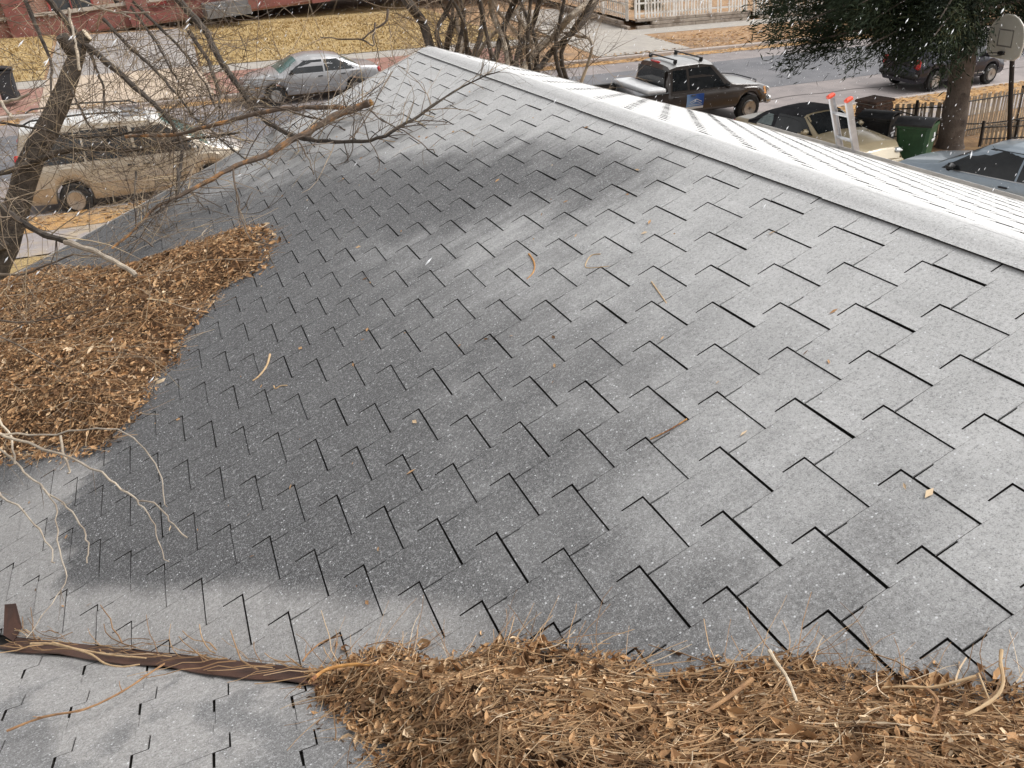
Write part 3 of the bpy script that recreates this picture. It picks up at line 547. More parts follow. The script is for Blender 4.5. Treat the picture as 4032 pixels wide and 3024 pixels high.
LIMBS=[
('limb',[(-1.09,12.57,4.96,0.034),(-0.97,12.54,4.71,0.04),(-0.9,12.52,4.56,0.0436),(-0.84,12.5,4.38,0.0477)]),
('limb',[(-0.83,12.46,4.33,0.0477),(-0.73,12.27,4.29,0.0456),(-0.47,11.51,4.05,0.0378),(-0.24,10.82,3.85,0.0309),(-0.11,10.39,3.73,0.0268),(-0.02,9.89,3.57,0.0222),(-0.02,9.63,3.47,0.0197),(-0.07,9.35,3.36,0.017),(-0.2,8.24,3.27,0.0105)]),
('limb',[(0.29,12.77,4.89,0.0556),(0.43,12.38,4.71,0.0522),(0.5,12.14,4.58,0.05),(0.57,11.9,4.47,0.0479),(0.63,11.64,4.34,0.0457),(0.66,11.28,4.14,0.0425),(0.71,10.97,3.98,0.0399),(0.76,10.74,3.87,0.038),(0.8,10.5,3.76,0.036),(0.82,10.37,3.7,0.0349),(0.91,10.02,3.55,0.032),(0.93,8.76,3.65,0.0267),(1,8.12,3.68,0.0234),(1.12,7.62,3.72,0.0206),(1.28,7.17,3.77,0.0176),(1.43,6.85,3.82,0.0152),(1.63,6.82,3.88,0.0134),(1.83,6.83,3.95,0.0117),(2.16,6.92,4.06,0.0091),(2.41,6.91,4.14,0.0068),(2.55,6.79,4.19,0.0052)]),
('broken',[(-0.77,7.49,3.19,0.0106),(-0.54,7.58,3.29,0.0135),(-0.38,7.66,3.39,0.0157),(-0.11,7.72,3.46,0.0189),(0.15,7.77,3.53,0.022),(0.37,7.82,3.59,0.0246),(0.61,7.85,3.62,0.0274),(0.91,7.9,3.71,0.0308),(1.1,7.93,3.75,0.0331),(1.27,7.97,3.81,0.0351),(1.42,8,3.85,0.0368),(1.62,8,3.88,0.039),(1.69,7.92,3.91,0.0397)]),
('broken',[(-0.53,9.87,3.63,0.0187),(-0.03,9.48,3.64,0.0206),(0.23,9.31,3.69,0.0216),(0.47,9.14,3.74,0.0225),(0.67,9.01,3.78,0.0233),(0.97,8.78,3.83,0.0244),(1.23,8.58,3.84,0.0254),(1.43,8.4,3.84,0.0262),(1.53,8.14,3.85,0.0262)]),
('limb',[(-1.98,11.65,3.73,0.0178),(-1.69,11.38,3.68,0.0168),(-1.44,11.14,3.63,0.0158),(-1.09,10.78,3.55,0.0145),(-0.68,10.45,3.56,0.0131),(-0.4,10.24,3.6,0.0122),(-0.05,9.91,3.58,0.0109)]),
('limb',[(-1.8,11.97,3.14,0.0441),(-1.35,11.54,3.29,0.0381),(-0.89,11.02,3.34,0.0319),(-0.54,10.58,3.35,0.027),(-0.22,10.2,3.42,0.0226),(0.08,9.86,3.5,0.0185),(0.57,9.22,3.6,0.0117)]),
('limb',[(-2.26,11.53,3.15,0.033),(-2.11,11.66,3.14,0.0355),(-1.79,11.96,3.14,0.041)]),
('limb',[(-0.78,12.29,4.28,0.0221),(-0.73,11.91,4.08,0.0175),(-0.7,11.59,3.91,0.0138),(-0.75,11.2,3.69,0.0089)]),
('limb',[(-0.53,13.11,4.56,0.0267),(-0.46,12.82,4.47,0.0253),(-0.37,12.48,4.36,0.0238),(-0.26,12.05,4.23,0.0219),(-0.16,11.69,4.14,0.0203),(-0.05,11.3,4.04,0.0186),(0.03,10.88,3.92,0.0168),(0.12,10.44,3.81,0.015),(0.18,10.02,3.7,0.0133),(0.27,9.71,3.64,0.0121),(0.37,9.23,3.56,0.0103),(0.47,8.77,3.5,0.0086),(0.54,8.08,3.52,0.007)]),
('limb',[(-0.16,13.03,4.66,0.0217),(-0.1,12.78,4.53,0.0199),(-0.01,12.4,4.35,0.0174),(0.07,11.98,4.14,0.0146),(0.1,11.73,4.01,0.0129),(0.16,11.44,3.87,0.0111),(0.22,11.13,3.73,0.0091)]),
('limb',[(-0.11,13.05,4.71,0.025),(-0.02,12.77,4.6,0.0231),(0.13,12.3,4.41,0.02),(0.3,11.72,4.19,0.0162),(0.36,11.36,4.03,0.0139),(0.44,10.91,3.84,0.0111),(0.45,10.52,3.67,0.0087)]),
('limb',[(-1.39,13.38,4.92,0.0327),(-1.36,13.15,4.77,0.0297),(-1.31,12.79,4.55,0.0254),(-1.25,12.45,4.33,0.0212),(-1.23,12.2,4.18,0.0182),(-1.29,11.89,3.96,0.014),(-1.27,11.73,3.87,0.0121)]),
('limb',[(0.44,11.92,4.37,0.0315),(0.48,11.62,4.25,0.028),(0.54,11.21,4.09,0.0233),(0.53,10.91,3.96,0.0198),(0.54,10.53,3.81,0.0157),(0.48,10.29,3.7,0.0128)]),
('limb',[(-1.09,12.06,3.91,0.0156),(-1.06,11.83,3.85,0.0144),(-0.96,11.13,3.66,0.0107),(-0.87,10.68,3.57,0.0085)]),
('pale',[(-0.82,12.01,4.79,0.0165),(-0.84,11.94,4.66,0.0171),(-0.85,11.83,4.48,0.0179),(-0.87,11.74,4.32,0.0187),(-0.9,11.64,4.14,0.0195)]),
('pale',[(-0.63,11.39,4.88,0.01),(-0.47,11.21,4.8,0.0103),(-0.32,11.07,4.74,0.0106),(-0.2,10.97,4.72,0.0108),(0.04,10.8,4.71,0.0112)]),
('pale',[(-0.39,11.22,4.75,0.0085),(-0.27,11.03,4.72,0.0085),(-0.16,10.85,4.68,0.0084)]),
('pale',[(-1.7,10.19,4.09,0.0219),(-1.59,10.13,4.11,0.0192),(-1.4,10.02,4.13,0.0142),(-1.29,9.97,4.17,0.0115)]),
('pale',[(-1.58,10.09,4.11,0.0179),(-1.53,9.94,4.04,0.0164),(-1.49,9.81,3.99,0.0151)]),
('limb',[(-1.41,7.14,3.84,0.0282),(-1.31,6.95,3.77,0.0267),(-1.2,6.75,3.7,0.0252),(-1.05,6.53,3.65,0.0234),(-0.92,6.35,3.63,0.022)]),
('pale',[(-0.92,6.35,3.63,0.022),(-0.8,6.19,3.6,0.0207),(-0.67,6.01,3.56,0.0194),(-0.58,5.88,3.52,0.0184),(-0.51,5.75,3.48,0.0175)]),
('twig',[(-1.56,7,3.31,0.0105),(-1.34,6.83,3.32,0.0091),(-1.22,6.75,3.36,0.0083),(-0.97,6.61,3.45,0.0068),(-0.76,6.43,3.45,0.0055)]),
('twig',[(-1.39,5.62,3.35,0.0063),(-1.22,5.42,3.29,0.0049),(-1.1,5.27,3.24,0.0039),(-1,5.15,3.21,0.003)]),
('twig',[(-1.42,5.87,3.35,0.0065),(-1.14,5.68,3.35,0.0052),(-0.89,5.54,3.39,0.0041),(-0.77,5.48,3.43,0.0036),(-0.69,5.46,3.5,0.0032)]),
('twig',[(0.31,6.98,3.77,0.009),(0.28,6.75,3.57,0.0076),(0.27,6.66,3.5,0.007),(0.27,6.47,3.43,0.0063),(0.28,6.17,3.43,0.0056),(0.4,5.75,3.48,0.0044)]),
('twig',[(0.26,6.7,3.49,0.0059),(0.35,6.72,3.56,0.0047),(0.4,6.74,3.62,0.0039)]),
('limb',[(-0.1,8.22,3.57,0.0138),(-0.15,7.79,3.46,0.0119),(-0.25,7.57,3.43,0.0107),(-0.37,7.34,3.44,0.0094),(-0.5,7.06,3.43,0.008)]),
('limb',[(-0.48,8.79,3.49,0.0121),(-0.52,8.62,3.39,0.009),(-0.57,8.46,3.29,0.0059)]),
('twig',[(-0.41,6.63,3.38,0.0057),(-0.46,6.6,3.47,0.0051),(-0.53,6.56,3.47,0.0047),(-0.7,6.42,3.46,0.0036)]),
('twig',[(1.28,8.26,3.77,0.012),(1.1,8.44,3.82,0.0103),(0.95,8.53,3.89,0.0087),(0.78,8.61,3.92,0.0073)]),
('twig',[(1.64,7.77,3.89,0.008),(1.61,7.27,3.88,0.0069),(1.64,6.66,3.89,0.0055),(1.64,6.1,3.89,0.0043),(1.64,5.81,3.89,0.0036)]),
('twig',[(0.95,7.82,3.73,0.008),(0.97,7.71,3.68,0.0071),(0.95,7.33,3.66,0.0057),(0.91,6.85,3.64,0.0041)]),
('twig',[(1.31,7.22,3.78,0.0064),(1.39,7.31,3.8,0.0063),(1.49,7.43,3.84,0.0061),(1.67,7.76,3.9,0.0058),(1.89,8.22,3.97,0.0054),(2.08,8.48,4.06,0.005)]),
('twig',[(2.37,10.14,4.36,0.013),(2.31,10.08,4.23,0.0119),(2.28,10.04,4.13,0.0112),(2.18,10.11,4.2,0.0103),(1.96,10.21,4.23,0.0087),(1.75,10.3,4.27,0.0072)]),
('twig',[(2.54,10.16,4.48,0.0158),(2.49,10.1,4.36,0.0142),(2.35,10.11,4.29,0.0124),(2.18,10.11,4.2,0.0101)]),
('connect',[(-1.16,4.01,3.45,0.0083),(-1.98,5.9,2.94,0.0168),(-2.94,8.42,2.75,0.031),(-2.79,10.11,2.53,0.0457),(-2.35,11.66,2.3,0.063)]),
('near',[(-1.15,4.01,3.45,0.0077),(-1.06,3.93,3.43,0.0072),(-0.86,3.74,3.38,0.0062),(-0.73,3.61,3.33,0.0054),(-0.65,3.5,3.28,0.0049),(-0.59,3.43,3.24,0.0045),(-0.54,3.39,3.24,0.0042),(-0.5,3.34,3.21,0.004),(-0.47,3.26,3.19,0.0036),(-0.41,3.09,3.21,0.0032)]),
('near',[(-1.15,4.01,3.45,0.0053),(-0.98,3.89,3.45,0.0049),(-0.78,3.76,3.48,0.0043),(-0.6,3.64,3.5,0.0038),(-0.52,3.54,3.45,0.0035),(-0.47,3.43,3.38,0.0032),(-0.47,3.35,3.31,0.0029),(-0.48,3.29,3.25,0.0027)]),
('near',[(-0.58,3.35,3.29,0.0038),(-0.54,3.27,3.24,0.0033),(-0.53,3.18,3.18,0.0027),(-0.5,3.02,3.17,0.0021)]),
('near',[(-1.15,4.19,3.55,0.0061),(-1.14,4.1,3.47,0.0058),(-1.11,4.03,3.42,0.0056),(-1.1,3.91,3.32,0.0053)]),
('near',[(-1.21,4.1,3.36,0.0067),(-1.1,3.93,3.31,0.0059),(-1.05,3.83,3.27,0.0055),(-0.95,3.67,3.23,0.0048),(-0.88,3.56,3.19,0.0043),(-0.84,3.45,3.15,0.0039),(-0.83,3.38,3.12,0.0036),(-0.85,3.32,3.08,0.0033)]),
('near',[(-1.2,3.81,3.29,0.0058),(-1.17,3.75,3.28,0.0055),(-1.07,3.6,3.25,0.0047),(-1,3.46,3.21,0.0041),(-0.96,3.35,3.18,0.0036),(-0.95,3.27,3.15,0.0032)]),
('near',[(-0.99,3.72,3.27,0.004),(-0.94,3.59,3.23,0.0037),(-0.94,3.42,3.18,0.0033),(-0.92,3.27,3.14,0.003),(-0.91,3.18,3.12,0.0027),(-0.96,3.08,3.11,0.0024),(-1.04,2.91,3.1,0.0019)]),
('pale',[(-0.92,4.09,3.32,0.0075),(-0.93,4.04,3.22,0.0064),(-0.93,3.99,3.15,0.0056)])]
STICKS={
'curved_orange':[(-0.063,1.921,3.388,0.0062),(-0.017,1.953,3.377,0.0059),(0.051,1.935,3.383,0.0055),(0.108,1.89,3.398,0.005),(0.151,1.835,3.418,0.0045),(0.204,1.761,3.443,0.004),(0.255,1.675,3.474,0.0036)],
'valley_twig1':[(-0.979,2.941,3.021,0.0049),(-0.889,2.822,3.062,0.0044),(-0.801,2.699,3.103,0.004),(-0.741,2.583,3.142,0.0035),(-0.674,2.507,3.168,0.0032),(-0.613,2.477,3.179,0.0028)],
'valley_twig2':[(-1.073,3.011,2.994,0.005),(-0.989,2.944,3.017,0.0045),(-0.891,2.829,3.056,0.004),(-0.736,2.654,3.115,0.0034),(-0.596,2.519,3.16,0.0029)],
'bent_twig':[(-1.011,2.343,3.211,0.0042),(-0.903,2.352,3.208,0.004),(-0.77,2.304,3.225,0.0037),(-0.659,2.337,3.214,0.0036),(-0.581,2.399,3.193,0.0034),(-0.53,2.439,3.179,0.0033)],
'fallen_twig':[(-0.078,2.109,3.291,0.0033),(-0.052,2.151,3.277,0.0029),(-0.002,2.189,3.266,0.0026),(0.064,2.164,3.289,0.0021)],
'pale_stick':[(1.001,1.168,3.72,0.0054),(0.994,1.135,3.719,0.0048),(0.988,1.084,3.718,0.0042),(0.951,1.005,3.74,0.0036)],
'cut_stick':[(0.764,1.088,3.714,0.0045),(0.823,1.102,3.707,0.005),(0.879,1.117,3.701,0.0056),(0.926,1.131,3.697,0.0062)],
'curl_right':[(1.387,0.867,3.824,0.0041),(1.362,0.846,3.816,0.0041),(1.342,0.821,3.81,0.004),(1.321,0.803,3.804,0.004),(1.29,0.794,3.795,0.004),(1.24,0.79,3.794,0.0039),(1.203,0.79,3.795,0.0039)],
'thin_right':[(1.318,0.859,3.793,0.0022),(1.303,0.831,3.789,0.0021),(1.284,0.795,3.786,0.002),(1.268,0.759,3.799,0.0019),(1.26,0.731,3.809,0.0018)],
'long_arch':[(1.178,0.979,3.693,0.0032),(1.219,0.949,3.707,0.0033),(1.254,0.918,3.718,0.0035),(1.298,0.897,3.733,0.0037),(1.345,0.88,3.748,0.0038)],
'arch2':[(1.202,0.886,3.774,0.004),(1.198,0.855,3.778,0.0041),(1.156,0.821,3.791,0.0042),(1.11,0.8,3.8,0.0043),(1.029,0.78,3.808,0.0044),(0.968,0.774,3.812,0.0045)],
'arch3':[(0.907,0.934,3.755,0.0041),(0.941,0.904,3.766,0.0038),(0.977,0.872,3.776,0.0035),(1.002,0.83,3.791,0.0032),(1.021,0.785,3.807,0.0028)],
'roof_curl1':[(1.532,3.891,3.76,0.005),(1.519,3.803,3.756,0.0046),(1.497,3.736,3.748,0.0043),(1.465,3.687,3.738,0.0039),(1.42,3.661,3.723,0.0036)],
'roof_curl2':[(1.755,3.497,3.834,0.003),(1.724,3.532,3.824,0.0028),(1.681,3.504,3.81,0.0027),(1.655,3.448,3.801,0.0025),(1.727,3.353,3.825,0.0023)],
'roof_straw':[(1.776,3.045,3.842,0.0032),(1.756,2.957,3.835,0.0029),(1.729,2.839,3.826,0.0026)],
'roof_twig':[(0.144,4.444,3.303,0.0062),(0.108,4.335,3.291,0.0054),(0.054,4.272,3.273,0.0047),(0.015,4.258,3.261,0.004)],
'roof_hook':[(0.11,4.082,3.288,0.0039),(0.114,4.045,3.289,0.0036),(0.142,4.041,3.299,0.0034),(0.173,4.008,3.309,0.0032)],
'roof_ribbon':[(1.399,2.16,3.72,0.003),(1.332,2.161,3.698,0.0026),(1.257,2.174,3.673,0.0021)]}
BGSTEMS=[
[(6.11,15.05,2.54,0.0611),(6.39,15.42,2.82,0.0611),(7.07,15.68,3.14,0.0611),(7.23,15.23,3.49,0.0611),(7.87,15.45,3.73,0.0611)],
[(6.35,15,2.6,0.0564),(6.6,15.28,2.71,0.0564),(6.94,15.57,2.88,0.0564),(7.08,15.09,3.17,0.0564),(7.56,15.34,3.38,0.0564),(8.01,15.68,3.68,0.0564)],
[(4.71,15.77,2.93,0.0892),(4.76,16.25,3.25,0.0892),(4.83,16.73,3.58,0.0892),(4.56,16.41,3.9,0.0892),(4.56,16.83,4.1,0.0892)],
[(4.87,15.86,3.16,0.047),(4.96,16.31,3.46,0.047),(5.32,16.66,3.75,0.047),(5.35,16.21,4.03,0.047)],
[(5.29,15.48,2.79,0.0517),(5.67,15.94,3.27,0.0517),(5.92,16.37,3.61,0.0517),(5.74,16.05,4,0.0517)],
[(5.61,15.3,2.67,0.0611),(5.91,15.72,3.03,0.0611),(6.28,16.14,3.44,0.0611),(6.43,15.77,3.93,0.0611)],
[(5.87,15.19,2.64,0.047),(6.06,15.73,3.14,0.047),(6.09,16.29,3.59,0.047),(5.96,15.96,3.97,0.047)],
[(5.98,15.1,2.55,0.0517),(6.27,15.57,3,0.0517),(6.77,15.94,3.39,0.0517),(6.82,15.61,3.89,0.0517)],
[(5.07,15.57,2.81,0.0376),(5.33,16.03,3.22,0.0376),(5.44,16.51,3.57,0.0376),(5.53,16.14,4.02,0.0376)],
[(7.42,14.81,2.91,0.0282),(7.35,15.28,3.14,0.0282),(7.28,15.63,3.17,0.0282)]]
def spline(P, n):
    P = np.array(P, float); t = np.linspace(0, len(P)-1, n); out = []
    for q in t:
        i = min(int(q), len(P)-2); f = q-i; p0 = P[max(i-1,0)]; p1 = P[i]; p2 = P[i+1]; p3 = P[min(i+2,len(P)-1)]
        out.append(.5*((2*p1)+(-p0+p2)*f+(2*p0-5*p1+4*p2-p3)*f*f+(-p0+3*p1-3*p2+p3)*f**3))
    return np.array(out)
for k, P in STICKS.items():
    Q = spline(P, 16); mb = MB(); lab, m_ = SLAB[k]; c0 = Q[:,:3].mean(0)
    mb.tube(Q[:,:3]-c0, np.maximum(Q[:,3]*(1+.12*np.sin(np.arange(16)*2.4)), .001), 7)
    if k in ('curved_orange','fallen_twig','bent_twig','arch2'):
        for i in (3,6,9,12):
            dv = np.array((random.uniform(-1,1), random.uniform(-1,1), .6)); dv /= np.linalg.norm(dv); e = Q[i,:3]-c0
            mb.tube([e, e+dv*.02, e+dv*.035+np.array((.004,0,.002))], [Q[i,3]*.6, Q[i,3]*.4, .0008], 5)
    tag(mb.build('stick' if 'roof' not in k else ('seed_pod' if k == 'roof_curl1' else 'straw'), m_, loc=tuple(c0), smooth=True), lab, 'stick')
# ------------------------------------------------------------------ bare trees
m_bark = mat('grey brown bark', (.055,.043,.034), (.10,.08,.063), 14, .9, bump=.7, bscale=45, c3=(.028,.022,.018), scale3=5)
m_twig = mat('twig bark', (.075,.055,.042), (.14,.105,.078), 6, .9, c3=(.24,.19,.14), scale3=2.5)
m_brk = mat('torn orange wood', (.10,.07,.05), (.16,.115,.085), 9, .85, bump=.5, bscale=40, c3=(.52,.25,.085), scale3=5.5)
m_pale = mat('pale dead wood', (.42,.36,.29), (.27,.22,.17), 10, .85, bump=.3, bscale=40, c3=(.60,.50,.38), scale3=4)
def twig(mb, rg, p, dirv, L, r, depth, sides=4, droop=0.):
    n = 7; pts = [np.array(p, float)]; dv = np.array(dirv, float); dv /= np.linalg.norm(dv); cv = rg.normal(0,.10,3)
    for i in range(n-1):
        dv = dv+cv+rg.normal(0,.07,3)+np.array((0,0,-droop)); dv /= np.linalg.norm(dv); pts.append(pts[-1]+dv*L/(n-1))
    if not guard(pts[-1]): pts = [q+np.array((0,0,.14))*(i/(n-1)) for i, q in enumerate(pts)]
    mb.tube(pts, np.linspace(r, r*.35, n), sides, cap=False)
    if depth > 0:
        for k in range(rg.integers(2, 5)):
            i = rg.integers(1, n-1); s_ = rg.normal(0,.75,3); dd = (pts[i+1]-pts[i]); dd = dd/np.linalg.norm(dd)+s_
            twig(mb, rg, pts[i], dd, L*rg.uniform(.35,.7), r*.6, depth-1, 3, droop)
def guard(P): return P[2] > (zL(P[0]) if P[0] < XR else zRt(P[0]))+.03 or P[1] > YG
tree = empty('bare_tree', (-3.45, 11.2, gz(-3.45, 11.2)))
tag(tree, 'leafless pruned tree with leaning sawn trunk and broken limbs over the roof', 'tree'); tl = tree.location
def tb(mb, name, m, **k): return mb.build(name, m, tree, loc=(-tl.x,-tl.y,-tl.z), **k)
T = [(-3.5,11.15,gz(-3.5,11)-.2,.27),(-3.4,11.2,.7,.235)]+TRUNK
Q = spline(T, 40); mb = MB(); nn = np.sin(np.arange(40)*1.9)*.04+1
mb.tube(Q[:,:3], Q[:,3]*nn*.9, 14); tr = tb(mb, 'trunk', m_bark, smooth=True)
e = Q[-1,:3]; dv = Q[-1,:3]-Q[-3,:3]; dv /= np.linalg.norm(dv); mb = MB(); mb.tube([e-dv*.002, e+dv*.012, e+dv*.014], [Q[-1,3]*.97, Q[-1,3]*.93, .001], 12); o = mb.build('cut_face', m_palew, tr); o['label'] = 'pale sawn cut'
# side stub
mb = MB(); b0 = Q[33,:3]; mb.tube([b0, b0+np.array((-.06,-.05,.14)), b0+np.array((-.09,-.08,.25))], [.10,.085,.075], 10); tb(mb, 'stub', m_bark, smooth=True)
rg = np.random.default_rng(11); tw = MB(); tp = MB()
for kind, P in LIMBS:
    n = max(8, len(P)*3); Q = spline(P, n); mb = MB(); rr = np.maximum(Q[:,3], .0022)*.9*(1+.10*np.sin(np.arange(n)*2.1+len(P)))
    mb.tube(Q[:,:3]+rg.normal(0,.004,(n,3)), rr, 8)
    m_ = {'limb':m_bark,'broken':m_brk,'pale':m_pale,'twig':m_twig,'connect':m_bark,'near':m_pale}[kind]
    o = tb(mb, 'limb' if kind in ('limb','broken','connect') else 'branch', m_, smooth=True)
    if kind == 'broken':
        o['label'] = 'broken limb showing torn orange wood'; dv = Q[-1,:3]-Q[-3,:3]; dv /= np.linalg.norm(dv); e = Q[-1,:3]
        mb = MB(); r0 = rr[-1]
        for k in range(7):
            an = k*.9; of = np.array((math.cos(an)*.3, .2*math.sin(an), math.sin(an)*.7))*r0; mb.tube([e-dv*.02+of, e+dv*rg.uniform(.01,.05)+of*.9], [r0*.35, r0*.12], 4)
        mb.build('splinter', mat('fresh torn wood', (.62,.40,.17), (.48,.27,.10), 30, .8), o)
    if kind in ('connect',): continue
    L = np.linalg.norm(np.diff(Q[:,:3], axis=0), axis=1).sum()
    nt = int(L*(17.0 if kind in ('limb','broken') else 5 if kind == 'twig' else 2.4))
    for k in range(nt):
        i = rg.integers(1, n-1); t_ = Q[i+1,:3]-Q[i,:3]; t_ /= np.linalg.norm(t_); s_ = rg.normal(0,1,3); s_ -= t_*s_.dot(t_); s_ /= np.linalg.norm(s_)
        tgt = tp if rg.random() < .4 else tw
        if kind in ('near','pale'): twig(tgt, rg, Q[i,:3], t_*.9+s_*.6, rg.uniform(.06,.22), .0016, 0, 4)
        else: twig(tgt, rg, Q[i,:3], t_*.75+s_, rg.uniform(.25,1.0), min(Q[i,3]*.4, .0048), 1 if rg.random() < .7 else 0, 4, .02)
# loose sprays in front of the street
for k in range(330):
    p0 = np.array((rg.uniform(-3.2,1.2), rg.uniform(9.6,12.6), rg.uniform(2.6,5.6))); twig(tp if rg.random() < .5 else tw, rg, p0, rg.normal(0,1,3)+np.array((.6,-.3,-.2)), rg.uniform(.5,1.4), rg.uniform(.002,.005), 1, 4, .02)
# over the leaf heap
for k in range(60):
    x = rg.uniform(-1.9,-.3); y = rg.uniform(4.9,8.6); twig(tp, rg, (x, y, zL(x)+rg.uniform(.12,.4)), (rg.normal(.6,.6), rg.normal(-.3,.6), rg.normal(-.02,.15)), rg.uniform(.3,1.0), rg.uniform(.0016,.0035), 1, 4, 0)
o = tb(tw, 'twigs', m_twig); o['kind'] = 'stuff'
o = tb(tp, 'twigs', mat('backlit pale twigs', (.36,.28,.20), (.22,.165,.115), 5, .9, c3=(.46,.36,.22), scale3=3)); o['kind'] = 'stuff'  # paler share of the twigs, their backlighting put into the colour
# out-of-frame crown arcs that carry the hanging limbs
mb = MB(); top = np.array((-1.09,12.57,4.96))
for tgt in ((.29,12.77,4.89),(-.3,12.7,4.75),(.2,12.9,4.85),(.3,13,4.9),(-1.6,12.7,4.95)):
    tgt = np.array(tgt); mid = (top+tgt)/2+np.array((0,.2,1.2)); mb.tube(spline([top, mid, tgt], 10), np.linspace(.04,.03,10), 8)
tb(mb, 'crown_limb', m_bark, smooth=True)
# bare multi-stem tree behind the gable
bt = empty('bare_tree', (5.9, 16.2, gz(5.9,16.2))); tag(bt, 'leafless many-stemmed tree behind the far peak of the roof', 'tree'); bl = bt.location
tw = MB(); tp = MB(); rg = np.random.default_rng(5)
stems = list(BGSTEMS)
for k in range(16):
    x = rg.uniform(4.6,7.4); y = rg.uniform(15,17.2); stems.append([(x,y,1.8,.05),(x+rg.normal(0,.2),y,2.9,.04),(x+rg.normal(0,.5),y+rg.normal(0,.3),4.0,.03),(x+rg.normal(0,.8),y+rg.normal(0,.4),5.2,.02)])
for P in stems:
    P = [tuple(q) for q in P]; p0 = np.array(P[0][:3]); root = np.array((bl.x+(p0[0]-bl.x)*.25, bl.y+(p0[1]-bl.y)*.25, bl.z-.1)); P = [(*root, P[0][3]*1.5), (*((root+p0)/2), P[0][3]*1.2)]+P
    Q = spline(P, 26); mb = MB(); mb.tube(Q[:,:3], np.maximum(Q[:,3], .006), 8); mb.build('stem', m_pale if rg.random() < .3 else m_bark, bt, loc=(-bl.x,-bl.y,-bl.z), smooth=True)
    for k in range(16):
        i = rg.integers(8, 25); t_ = Q[i+1 if i < 25 else i,:3]-Q[i-1,:3]; t_ /= np.linalg.norm(t_)
        twig(tw if rg.random() < .5 else tp, rg, Q[i,:3], t_*.7+rg.normal(0,.6,3), rg.uniform(.5,1.7), rg.uniform(.005,.009), 2, 4, .0)
o = tw.build('twigs', m_twig, bt, loc=(-bl.x,-bl.y,-bl.z)); o['kind'] = 'stuff'
o = tp.build('twigs', mat('tan twigs', (.40,.31,.22), (.27,.20,.14), 4, .9), bt, loc=(-bl.x,-bl.y,-bl.z)); o['kind'] = 'stuff'
# ------------------------------------------------------------------ evergreen by the drive
ev = empty('evergreen_tree', (18.3, 16.2, gz(18.3,16.2))); tag(ev, 'dark evergreen tree with thick brown trunk beside the green bin', 'tree'); el = ev.location
m_evb = mat('juniper bark', (.115,.088,.07), (.18,.145,.12), 6, .9, bump=.8, bscale=25, c3=(.05,.036,.03), scale3=3)
mb = MB(); Q = spline([(0,0,-.1,.38),(0,0,.4,.31),(.06,.05,1.6,.28),(.1,.1,2.9,.27),(.1,.15,5,.24),(.0,.1,8,.16),(0,0,10,.05)], 30); mb.tube(Q[:,:3], Q[:,3]*(1+.05*np.sin(np.arange(30)*1.3)), 14); mb.build('trunk', m_evb, ev, smooth=True)
EV = attr_mat('evergreen foliage', [(0,(.012,.019,.011)),(.5,(.026,.040,.020)),(.8,(.052,.066,.030)),(1,(.13,.11,.05))])
rg = np.random.default_rng(3); V = []; F = []; C = []; nb = 0; brm = MB()
def spray(p, dv, size, col, n=150):
    global nb
    if p[0]*.77+p[1]*.64 < .35 and p[0]*.64-p[1]*.77 > .25 and p[2] < 6.5: return          # lopped beside the drive
    dv = dv/np.linalg.norm(dv); q = p+rg.normal(0, size*.30, (n,3))+dv*rg.uniform(-.5,.7,(n,1))*size; a = dv+rg.normal(0,.6,(n,3)); a /= np.linalg.norm(a,axis=1)[:,None]; b_ = np.cross(a, rg.normal(size=(n,3))); b_ /= np.linalg.norm(b_,axis=1)[:,None]
    L = (size*rg.uniform(.2,.42,n))[:,None]; w_ = L*.055+.004
    V.append(np.stack([q-b_*w_*.6, q+a*L*.5-b_*w_, q+a*L, q+a*L*.5+b_*w_], 1).reshape(-1,3)); F.append((np.arange(n)*4+nb)[:,None]+np.arange(4)); nb += 4*n; C.append(np.repeat(np.clip(col+rg.normal(0,.13,n),0,1),4))
bo = []
for k in range(135):
    h = rg.uniform(2.9, 9.6); an = rg.uniform(0, 2*math.pi); rad = 4.7*(1-(h-2.9)/7.8)**.75*rg.uniform(.75,1.06)
    st = np.array((.1,.12,h)); en = st+np.array((math.cos(an)*rad, math.sin(an)*rad, rg.uniform(-.15,.5)-(.35 if h < 4.2 else 0))); bo.append((st, en, rad))
# the long low boughs towards the street and the house
for an_, h, rad in ((3.05,3.9,4.7),(2.75,4.2,4.9),(3.35,4.3,4.4),(2.4,4.0,4.6),(3.7,3.9,3.4),(4.2,4.0,3.3),(4.7,3.9,3.0),(5.3,3.9,3.2),(2.0,4.2,4.2)):
    st = np.array((.1,.12,h)); bo.append((st, st+np.array((math.cos(an_)*rad, math.sin(an_)*rad, -.35)), rad))
for st, en, rad in bo:
    if en[0]*.77+en[1]*.64 < .3 and en[0]*.64-en[1]*.77 > .2 and en[2] < 6.5: continue
    mid = (st+en)/2+np.array((0,0,.25)); S_ = spline([st, mid, en], 12); brm.tube(S_, np.linspace(.05,.012,12), 5, cap=False); ba = rg.normal(.38,.12)
    for t_ in np.linspace(.22, 1, int(4+rad*3.2)):
        i = min(int(t_*11), 10); p = S_[i]; sd_ = rg.normal(0,.22+.10*rad*(1-t_*.5),3); sd_[2] *= .55; dv = (en-st)/rad+np.array((0,0,-.25))+sd_
        spray(p+sd_*.8, dv, rg.uniform(.38,.62), ba+.1*(t_-.5)+(.25 if rg.random() < .08 else 0))
for k in range(230):        # drooping inner sprays round the trunk
    an = rg.uniform(0, 2*math.pi); rd = rg.uniform(.35, 2.3); p = np.array((math.cos(an)*rd, math.sin(an)*rd, rg.uniform(2.55, 5.6))); spray(p, np.array((math.cos(an)*.6, math.sin(an)*.6, -.7)), rg.uniform(.4,.62), rg.normal(.36,.12))
